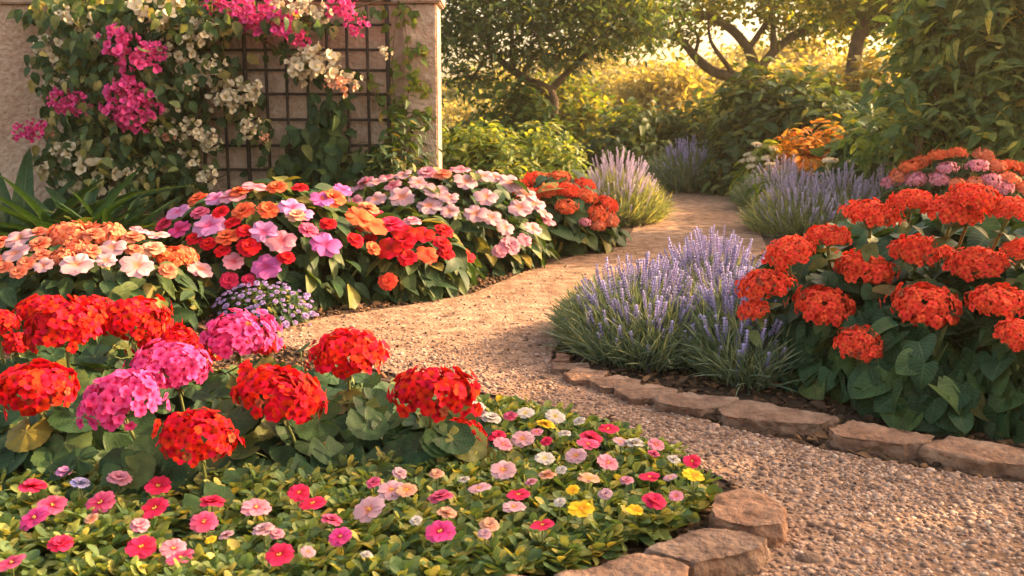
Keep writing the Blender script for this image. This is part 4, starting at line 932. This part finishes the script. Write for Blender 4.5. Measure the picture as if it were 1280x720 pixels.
for x, y, wp, hp in RH:
    Y = Y_of(y); hits = [d_.hit(x, y + 10)[0][1] for d_ in DR]; Y = min(hits) - .02; C = P(x, y, Y); r = wp / 2 * Y / F * (.94 if y > 300 else .86)
    o = link('flower_head', HEADS['vermilion'][rng.integers(0, 4)], rb); ax = nrm(np.array([rnd(-.12, .12) - (.2 if x < 1000 else 0), -.12 - (.18 if hp > 44 else 0), 1.])); place(o, C - o0 - [0, 0, r * .28], frames(ax, [rnd(-1, 1), rnd(-1, 1), 0])[0], r)
    m = MB(); nk = C - o0 - [0, -.01, r * .75]; bs = nk * [.85, .85, 0] + [0, .12, max(0, nk[2] - .3)]
    m.tube([bs, (bs + nk) / 2 + [0, .02, 0], nk], [.007, .005], 6)
    for k in range(16):
        a = k * 2.4; rr = r * rnd(.3, .75); e = nk + np.array([math.cos(a) * rr, math.sin(a) * rr, r * rnd(.35, .6)]); m.tube([nk, (nk + e) / 2 - [0, 0, .1 * r], e], [.002, .0014], 4, sub=3)
    leaf_batch(m, OVATE, np.repeat(nk[None] - [0, 0, .05], 3, 0), nrm(rng.normal(0, .4, (3, 3)) + [0, -.3, 1]), rng.normal(size=(3, 3)) * [1, 1, .2], np.full(3, .08))
    m.build('stem', M['stem'], rb)

# lavender
def spike_mesh(mat, seed):
    g = np.random.default_rng(seed); mb = MB(); oc = blade(lambda t: .32 * math.sin(math.pi * t ** .8) + .02, 3, 1, .6, .1)
    for k in range(11):
        z = k / 10; r = .06 * (1 - .6 * z) if k > 1 else .06; n = 7; a = g.uniform(0, 6) + np.arange(n) * 6.283 / n; z0 = z * .93 + (-.12 if k == 0 else 0)
        od = np.stack([np.cos(a), np.sin(a), np.full(n, .85)], 1); mb.add(oc, frames(np.stack([-np.cos(a) * .8, -np.sin(a) * .8, np.ones(n)], 1), od), np.c_[np.cos(a) * r * .4, np.sin(a) * r * .4, np.full(n, z0)], g.uniform(.055, .09, n))
    mb.tube([[0, 0, -.15], [0, 0, .5], [0, 0, 1]], [.03, .015], 5, sub=2)
    return mb.mesh('flower_spike', mat)
SPK = {c: [spike_mesh(M[c], 400 + i) for i in range(3)] for c in ('violet', 'mauve')}
def lavender(label, doms, nspk, ln, c='violet', nleaf=2600, lsz=(.10, .20), lean=.55, leafm='lav_leaf', group='lavender clumps'):
    o0 = doms[0].c * [1, 1, 0]; t = thing('lavender', label, 'lavender', o0, group); m = MB(); tot = sum(d.r[0] * d.r[1] for d in doms); spikes = []; st = MB()
    for d in doms:
        k = d.r[0] * d.r[1] / tot; n = int(nleaf * k)
        rr = np.sqrt(rng.uniform(0, 1, n)); a = rng.uniform(0, 6.28, n); od = np.stack([np.cos(a), np.sin(a), np.zeros(n)], 1)
        hz = d.r[2] * np.sqrt(np.maximum(.10, 1 - rr ** 2)) * .58
        foot = d.c * [1, 1, 0] + od * rr[:, None] * d.r * [.95, .95, 0]
        pos = foot + np.c_[np.zeros((n, 2)), rng.uniform(.02, 1, n) * hz]; dy = nrm(od * rr[:, None] * .9 + [0, 0, .9] + rng.normal(0, .3, (n, 3)))
        leaf_batch(m, NEEDLE, pos - o0, nrm(np.cross(dy, rvec(n))), dy, rng.uniform(*lsz, n))
        ns = int(nspk * k); rr = np.sqrt(rng.uniform(0, .95, ns)); a = rng.uniform(0, 6.28, ns); od = np.stack([np.cos(a), np.sin(a), np.zeros(ns)], 1)
        tip = d.c * [1, 1, 0] + od * rr[:, None] * d.r + np.c_[np.zeros((ns, 2)), d.r[2] * (np.sqrt(np.maximum(.02, 1 - rr ** 2 * .93))) * rng.uniform(.7, 1.16, ns)]
        foot = d.c * [1, 1, 0] + od * rr[:, None] * d.r * [.62, .62, 0]; dr = nrm(od * rr[:, None] * lean + [0, 0, 1] + rng.normal(0, .10, (ns, 3)))
        for i in range(ns):
            spikes.append((tip[i], dr[i])); b = tip[i] - dr[i] * ln * .9
            st.tube([foot[i] - o0, (foot[i] * .45 + b * .55) - o0 + rng.normal(0, .01, 3), b - o0], [.0022, .0018], 4, sub=3)
    m.build('leaves', M[leafm], t); st.build('flower_stalks', M['stem'], t)
    spikes.sort(key=lambda s: s[0][1]); rest = MB()
    for i, (p, d) in enumerate(spikes):
        L = ln * rnd(.75, 1.25); fr = frames(d, rvec(1)[0])[0]
        if i < 100: place(link('flower_spike', SPK[c][rng.integers(0, 3)], t), p - o0 - d * L * .8, fr, L)
        else: rest.add(SPT[c][rng.integers(0, 3)], fr, [p - o0 - d * L * .8], L)
    if len(spikes) > 100: tag(rest.build('flower_spikes', M[c], t), kind='stuff')
    return t
def from_mesh(me):
    v = np.zeros(len(me.vertices) * 3); me.vertices.foreach_get('co', v); t = Tpl(v.reshape(-1, 3), [list(p.vertices) for p in me.polygons])
    for p in me.polygons:
        for li, vi in zip(p.loop_indices, p.vertices): t.uv[vi] = me.uv_layers[0].data[li].uv[:]
    return t
SPT = {c: [from_mesh(x) for x in SPK[c]] for c in SPK}
lavender('nearest violet lavender clump, spilling over the edging stones beside the red bush', [Dome(708, 900, 334, 4.4, .58), Dome(800, 985, 302, 4.75, .55), Dome(850, 972, 340, 4.15, .62)], 860, .13, 'violet', 24000, (.09, .17))
lavender('mauve lavender clump left of the path, behind the orange-red mound', [Dome(718, 826, 196, 9.9, .6)], 230, .14, 'mauve', 5000, (.12, .24), group='lavender clumps', leafm='lav_sunlit')
lavender('far blue-grey lavender clump at the end of the path', [Dome(808, 918, 180, 14.2, .6)], 200, .2, 'violet', 5000, (.2, .35))
lavender('sunlit mauve lavender clump right of the path with golden light in its leaf colour', [Dome(938, 1060, 224, 8.9, .6), Dome(1000, 1100, 216, 8.9, .6), Dome(1060, 1150, 216, 8.9, .6)], 620, .13, 'mauve', 9000, (.12, .22), lean=.7, leafm='lav_sunlit')
lavender('pale mauve lavender clump right of the path bend, behind the sunlit one', [Dome(925, 1030, 203, 11.2, .6)], 260, .15, 'mauve', 5000, (.13, .26), lean=.9)

# right back flower bed: orange and pink heads
Dq = Dome(1080, 1340, 196, 8.1, .7)
mound('zinnia_bed', 'wide mound of orange and pink flower heads behind the red bush', 'flowers', Dq, 1200, OVATE, (.10, .16), 'imp_leaf', [],
      ([(1090, 212), (1130, 200), (1285, 198), (1285, 236), (1160, 236), (1110, 226)], 70, lambda x, y: ('head', *((('orange', 25) if rng.uniform() < .75 else ('salmon', 24)) if y < 212 or rng.uniform() < .2 else (('pink', 24) if rng.uniform() < .6 else ('salmon', 24))))))
# white flat heads (yarrow) and the cream bush
def yarrow(px, py, Y, wp, label):
    C = P(px, py, Y); b = C * [1, 1, 0]; t = thing('yarrow', label, 'yarrow', b, 'white flat flower heads behind the lavender'); r = wp / 2 * Y / F
    place(link('flower_head', HEADS['cream'][rng.integers(0, 2)], t), C - b, frames([rnd(-.1, .1), -.15, 1], [1, rnd(-1, 1), 0])[0], r)
    m = MB(); m.tube([[0, 0, 0], [.01, 0, C[2] * .5], C - b], [.006, .004], 5); m.build('stem', M['stem'], t)
    m = MB(); n = 14; leaf_batch(m, LANCE, np.c_[np.zeros((n, 2)), rng.uniform(.05, C[2] * .75, n)], rvec(n) * .4 + [0, 0, 1], rng.normal(size=(n, 3)) * [1, 1, .4], rng.uniform(.12, .2, n)); m.build('leaves', M['bush_mid'], t)
for i, (x, y, wp, lb) in enumerate([(945, 180, 12, 'leftmost tiny'), (962, 205, 12, 'second from left'), (1037, 201, 19, 'widest, standing over the lavender'), (1064, 202, 11, 'small, right of the widest'), (1088, 196, 10, 'small and high, above the lavender middle'), (1105, 204, 14, 'just left of the orange bed'), (1128, 199, 16, 'over the left end of the orange bed'), (1148, 195, 13, 'over the orange bed, second'), (1181, 196, 15, 'over the middle of the orange bed'), (1245, 199, 14, 'over the orange bed near the right edge'), (1256, 202, 10, 'rightmost small')]):
    yarrow(x, y, 9.4, wp, 'white flat yarrow head, ' + lb)
Dw = Dome(915, 990, 182, 12.3, .5)
mound('hydrangea_bush', 'low bush with cream white flower heads beside the far lavender', 'bush', Dw, 900, OVATE, (.12, .2), 'bush_yel', [(935, 186, 'head', 'cream', 13), (950, 184, 'head', 'cream', 12), (965, 190, 'head', 'cream', 12), (942, 198, 'head', 'cream', 14), (958, 200, 'head', 'cream', 13), (928, 196, 'head', 'cream', 11), (975, 198, 'head', 'cream', 12), (940, 208, 'head', 'cream', 12)])

# shrubs
bush('shrub', 'small fine-leaved shrub at the foot of the pillar', 'shrub', [Dome(440, 545, 188, 7.25, .3)], 2200, LANCE, (.06, .11), 'imp_leaf', 'shrubs', 16)
bush('shrub', 'yellow-green sunlit shrub right of the pillar', 'shrub', [Dome(540, 690, 158, 10.4, .8), Dome(630, 735, 172, 10.8, .7)], 15000, SMALL + LANCE, (.07, .12), 'bush_yel', 'shrubs', 30)
bush('shrub', 'small round green shrub behind the yellow-green one', 'shrub', [Dome(600, 720, 118, 14.5, .8)], 5000, SMALL, (.12, .18), 'bush_mid', 'shrubs', 20)
bush('shrub', 'dark hedge-like shrub beyond the end of the path', 'shrub', [Dome(725, 830, 148, 16.0, .9), Dome(790, 930, 144, 16.4, 1.0), Dome(880, 1000, 138, 16.2, 1.0)], 11000, SMALL + LANCE, (.14, .24), 'bush_dark', 'shrubs', 40)
bush('shrub', 'dark green rounded shrub in front of the spreading tree', 'shrub', [Dome(890, 1010, 118, 13.6, .9), Dome(960, 1090, 112, 13.2, .9)], 12000, SMALL + OVATE, (.13, .22), 'bush_dark', 'shrubs', 40)
bush('shrub', 'orange-leaved shrub in the middle distance right of the path', 'shrub', [Dome(962, 1030, 172, 11.6, .45), Dome(1005, 1062, 162, 11.8, .4)], 3800, SMALL, (.09, .15), 'bush_orange', 'shrubs', 16)
bush('shrub', 'loose green shrub between the orange one and the big right one', 'shrub', [Dome(1050, 1150, 150, 10.8, .6), Dome(1040, 1110, 160, 10.2, .5)], 6500, LANCE + OVATE, (.13, .22), 'bush_mid', 'shrubs', 26)
bush('shrub', 'golden shrub low behind the loose green one', 'shrub', [Dome(1020, 1120, 92, 14.0, .6)], 6500, SMALL, (.13, .2), 'tree_gold_lit', 'shrubs', 16)
bush('large_shrub', 'very tall broad-leaved shrub filling the upper right corner', 'shrub', [Dome(1130, 1330, 90, 8.9, .8), E(1215, 55, 9.2, .62, .6, .7), E(1270, 30, 9.0, .8, .7, .9), E(1165, 120, 9.0, .42, .4, .4), E(1290, 120, 8.7, .6, .6, .7), E(1130, 165, 8.9, .36, .4, .3), E(1165, 60, 9.1, .32, .35, .3), E(1190, 20, 9.3, .5, .5, .4)], 15000, LANCE + [OVATE[0]], (.10, .19), 'bush_tall', None, 60)

# ================================================================== TREES
def tree(label, base_px, Y, trunks, blobs, mat, size, ncl, group='trees', tp=None, per=14):
    """trunks: lists of (px, py, dY, radius); blobs: (px, py, dY, rx, ry, rz)"""
    tp = tp or SMALL; o0 = P(base_px, 300, Y) * [1, 1, 0]; t = thing('tree', label, 'tree', o0, group)
    ends = []
    for i, tr in enumerate(trunks):
        pts = [P(x, y, Y + d) for x, y, d, r in tr]; rr = [r for *_, r in tr]
        if i == 0: pts = [o0] + pts; rr = [rr[0] * 1.25] + rr
        m = MB(); m.tube(np.array(pts) - o0, rr, 8, sub=5); m.build('trunk' if i == 0 else 'limb', M['bark'], t); ends += pts[-3:]
    ends = np.array(ends); m = MB(); tw = MB(); tot = sum(b[3] * b[5] for b in blobs)
    for (x, y, d, rx, ry, rz) in blobs:
        c = P(x, y, Y + d); k = int(ncl * rx * rz / tot); q = rvec(k) * rng.uniform(.25, 1, (k, 1)) ** .6 * [rx, ry, rz] + c
        near = ends[np.argmin(np.linalg.norm(ends[None] - c[None, None], axis=-1))]
        if np.linalg.norm(near - c) > .2: tw.tube([near - o0, (near + c) / 2 - o0 + [0, 0, .1], c - o0], [.03, .015], 5)
        for a in q[::max(1, k // 14)]: tw.tube([c - o0, (a + c) / 2 - o0 + [0, 0, .06], a - o0], [.013, .005], 4, sub=3)
        p = np.repeat(q, per, 0) + rng.normal(0, size[1] * 1.15, (k * per, 3)) * [1.2, 1.2, .7]; n = len(p)
        leaf_batch(m, tp, p - o0, nrm([0, 0, .8] + rng.normal(0, .6, (n, 3))), nrm(rng.normal(size=(n, 3)) * [1, 1, .5] - [0, 0, .25]), rng.uniform(size[0], size[1], n))
    tw.build('branches', M['bark'], t); m.build('crown', M[mat], t); return t
tree('dark blue-green feathery tree arching over from behind the pillar', 690, 14.8, [[(690, 150, 0, .10), (690, 122, 0, .09), (676, 108, 0, .08), (655, 98, 0, .06), (620, 70, 0, .045), (590, 30, 0, .03)], [(685, 116, 0, .06), (720, 80, .2, .045), (760, 40, .2, .03)], [(640, 88, 0, .04), (640, 30, 0, .03)]],
     [(575, 50, 0, .6, .7, .4), (640, 30, -.3, .8, .7, .4), (720, 22, 0, .9, .7, .35), (590, 100, .2, .5, .5, .2), (665, 72, 0, .6, .5, .22), (735, 58, 0, .7, .5, .2), (800, 45, .3, .5, .5, .15), (790, 20, .3, .7, .6, .4), (570, 5, 0, .7, .6, .5), (650, -30, 0, 1.1, .8, .5), (760, -30, 0, 1., .8, .4)], 'tree_blue', (.08, .15), 760, tp=LANCE)
tree('spreading many-limbed tree with bare arching branches above the dark shrub', 945, 18.5,
     [[(945, 160, 0, .16), (930, 108, 0, .12), (920, 98, 0, .11), (892, 90, 0, .09), (870, 72, 0, .08), (850, 50, 0, .06), (820, 38, 0, .05), (770, 42, 0, .03)],
      [(950, 150, 0, .12), (946, 96, 0, .10), (935, 62, 0, .09), (912, 35, 0, .08), (880, 20, 0, .06), (830, 12, 0, .05), (770, 5, 0, .03)],
      [(935, 62, 0, .06), (950, 40, .1, .05), (975, 0, .2, .04), (990, -50, .2, .03)], [(946, 92, 0, .09), (962, 70, .1, .08), (985, 50, .2, .07), (1015, 32, .3, .055), (1050, 8, .3, .04), (1070, -30, .3, .03)],
      [(920, 96, 0, .05), (900, 70, -.2, .04), (888, 50, -.2, .03), (885, 25, -.2, .02)], [(868, 70, 0, .04), (872, 45, 0, .03), (852, 20, 0, .025), (850, -20, 0, .02)], [(850, 50, 0, .04), (820, 45, 0, .03), (790, 52, 0, .02), (760, 62, 0, .012)],
      [(966, 68, .1, .06), (966, 30, .1, .05), (958, -10, .1, .04)]],
     [(790, 15, 0, 1.1, .8, .45), (860, -5, 0, 1.1, .8, .5), (930, -15, 0, 1.2, .9, .5), (1000, 5, 0, 1.1, .8, .45), (1050, 10, .3, .9, .7, .4), (830, 45, .4, .7, .5, .2), (770, 50, .3, .6, .5, .25), (900, 25, .4, .6, .5, .18), (1000, 40, .5, .6, .5, .3), (740, -10, 0, .9, .7, .4), (1080, 40, .6, .8, .5, .3)], 'tree_mid', (.09, .15), 560, per=12)
tree('dark-trunked tree leaning right at the top behind the tall shrub', 1062, 15.5, [[(1062, 140, 0, .12), (1070, 60, 0, .105), (1082, 25, 0, .095), (1086, -20, 0, .08)], [(1076, 42, 0, .09), (1110, 22, 0, .07), (1150, -5, 0, .05)]],
     [(1090, 5, 0, .9, .7, .35), (1140, 0, .2, .9, .7, .4), (1040, -10, 0, .7, .6, .3), (1190, -10, 0, .9, .7, .4)], 'tree_mid', (.09, .15), 330)
GF = 'hazy golden trees in the distance'
FAR = [(560, 140, 26, 'tree_far_hazy', 'first distant golden tree, just right of the pillar'), (640, 105, 30, 'tree_far_hazy', 'distant golden tree behind the dark feathery tree trunk'), (700, 100, 24, 'tree_mid', 'greener distant tree left of the gap'), (760, 92, 32, 'tree_far_hazy', 'distant golden tree in the gap left of centre'), (830, 88, 28, 'tree_gold_lit', 'bright yellow distant tree below the arching branches'),
       (890, 78, 36, 'tree_far_hazy', 'distant golden tree behind the spreading tree limbs'), (960, 85, 30, 'tree_gold_lit', 'bright golden distant tree right of the spreading tree trunk'), (1030, 75, 26, 'tree_gold_lit', 'golden distant tree left of the dark leaning trunk'), (1100, 60, 24, 'tree_far_hazy', 'golden distant tree right of the dark leaning trunk'), (1180, 30, 22, 'tree_mid', 'greener distant tree behind the tall right shrub'), (1260, 20, 24, 'tree_mid', 'distant tree at the far right edge'),
       (600, 70, 44, 'tree_far_hazy', 'palest tall tree in the haze, left of the feathery tree trunk'), (730, 60, 48, 'tree_far_hazy', 'palest tall tree in the haze right of the feathery tree'), (815, 66, 50, 'tree_far_hazy', 'pale tall tree in the haze under the long arching branch'), (925, 62, 46, 'tree_gold_lit', 'tall glowing tree straight behind the spreading trunk'), (1000, 50, 44, 'tree_gold_lit', 'tall glowing tree right of the spreading trunk')]
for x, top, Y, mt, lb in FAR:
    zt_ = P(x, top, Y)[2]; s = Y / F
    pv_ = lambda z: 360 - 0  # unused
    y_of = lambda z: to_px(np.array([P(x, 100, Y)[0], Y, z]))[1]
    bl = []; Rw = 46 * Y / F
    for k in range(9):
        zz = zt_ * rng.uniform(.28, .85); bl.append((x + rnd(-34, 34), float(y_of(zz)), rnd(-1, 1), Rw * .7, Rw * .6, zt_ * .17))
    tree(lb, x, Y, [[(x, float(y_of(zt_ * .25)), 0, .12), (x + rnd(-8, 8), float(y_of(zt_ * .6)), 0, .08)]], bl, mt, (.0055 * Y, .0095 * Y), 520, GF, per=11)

# unseen tree added outside the frame on the right to dapple the front garden
SUN_GAPS = [(*G(1120, 652)[:2], .24, .13), (*G(905, 588)[:2], .2, .1), (*G(900, 685)[:2], .12, .07), (*G(1190, 640)[:2], .2, .05), (*G(720, 470)[:2], .3, .1), (*G(620, 440)[:2], .5, .09), (*G(760, 600)[:2], .2, .08), (*G(460, 640)[:2], .2, .08), (*G(1150, 560)[:2], .12, .06)]      # holes cut in the unseen canopy where sun patches should fall
def side_tree(label, x, y, h, blobs, ncl):
    o0 = np.array([x, y, 0.]); t = thing('tree', label, 'tree', o0, 'unseen shade trees beside the garden'); m = MB(); m.tube([[0, 0, 0], [.05, 0, h * .5], [0, .05, h]], [.14, .08], 8); m.build('trunk', M['bark'], t)
    m = MB(); tw = MB()
    for bx, by, bz, r, k in blobs:
        c = np.array([bx, by, bz]); tw.tube([[0, 0, h * .6], c * .5 + [0, 0, h * .35], c], [.05, .02], 5)
        q = rvec(k) * rng.uniform(.2, 1, (k, 1)) ** .5 * [r, r, r * .5] + c
        p = np.repeat(q, 14, 0) + rng.normal(0, .12, (k * 14, 3)); svn = np.array(sv); g = p + o0 - svn * (p[:, 2:3] / svn[2]); ok = np.ones(len(p), bool)
        for cx, cy, ax_, ay_ in SUN_GAPS: ok &= ((g[:, 0] - cx) / ax_) ** 2 + ((g[:, 1] - cy) / ay_) ** 2 > 1
        p = p[ok]; leaf_batch(m, SMALL + LANCE, p, nrm([0, 0, .8] + rng.normal(0, .6, (len(p), 3))), rng.normal(size=(len(p), 3)), rng.uniform(.09, .15, len(p)))
    tw.build('branches', M['bark'], t); m.build('crown', M['tree_mid'], t)
side_tree('unseen shade tree added to the right of the picture', 7.4, 5.0, 2.7, [(-1.6, -.6, 3.0, .8, 110), (-.4, .1, 3.1, .9, 130), (.7, .8, 3.3, .9, 120), (.3, -1.1, 3.0, .8, 110), (1.5, -.2, 3.4, .9, 120), (-2.2, -1.5, 2.9, .6, 40), (1.2, 1.7, 3.5, .7, 40), (-.9, -1.3, 3.0, .6, 40), (.2, 0, 2.8, 1.1, 60), (1.6, .9, 3.3, .9, 50)], 0)

# ================================================================== HAZE
me = bpy.data.meshes.new('haze'); X, Y0, Y1, Z0, Z1 = 120, -30, 160, -1, 16
import itertools
vs = [(x, y, z) for x in (-X, X) for y in (Y0, Y1) for z in (Z0, Z1)]
me.from_pydata(vs, [], [(0, 1, 3, 2), (4, 6, 7, 5), (0, 4, 5, 1), (2, 3, 7, 6), (0, 2, 6, 4), (1, 5, 7, 3)])
hm = bpy.data.materials.new('haze'); hm.use_nodes = True; nt = hm.node_tree
for n in list(nt.nodes): nt.nodes.remove(n)
ho = nt.nodes.new('ShaderNodeOutputMaterial'); pv_ = nt.nodes.new('ShaderNodeVolumePrincipled'); pv_.inputs['Density'].default_value = .0013
pv_.inputs['Color'].default_value = (1, .86, .66, 1); pv_.inputs['Anisotropy'].default_value = .6; nt.links.new(pv_.outputs[0], ho.inputs['Volume'])
me.materials.append(hm); tag(link('haze', me), 'golden evening haze over the garden', kind='stuff')
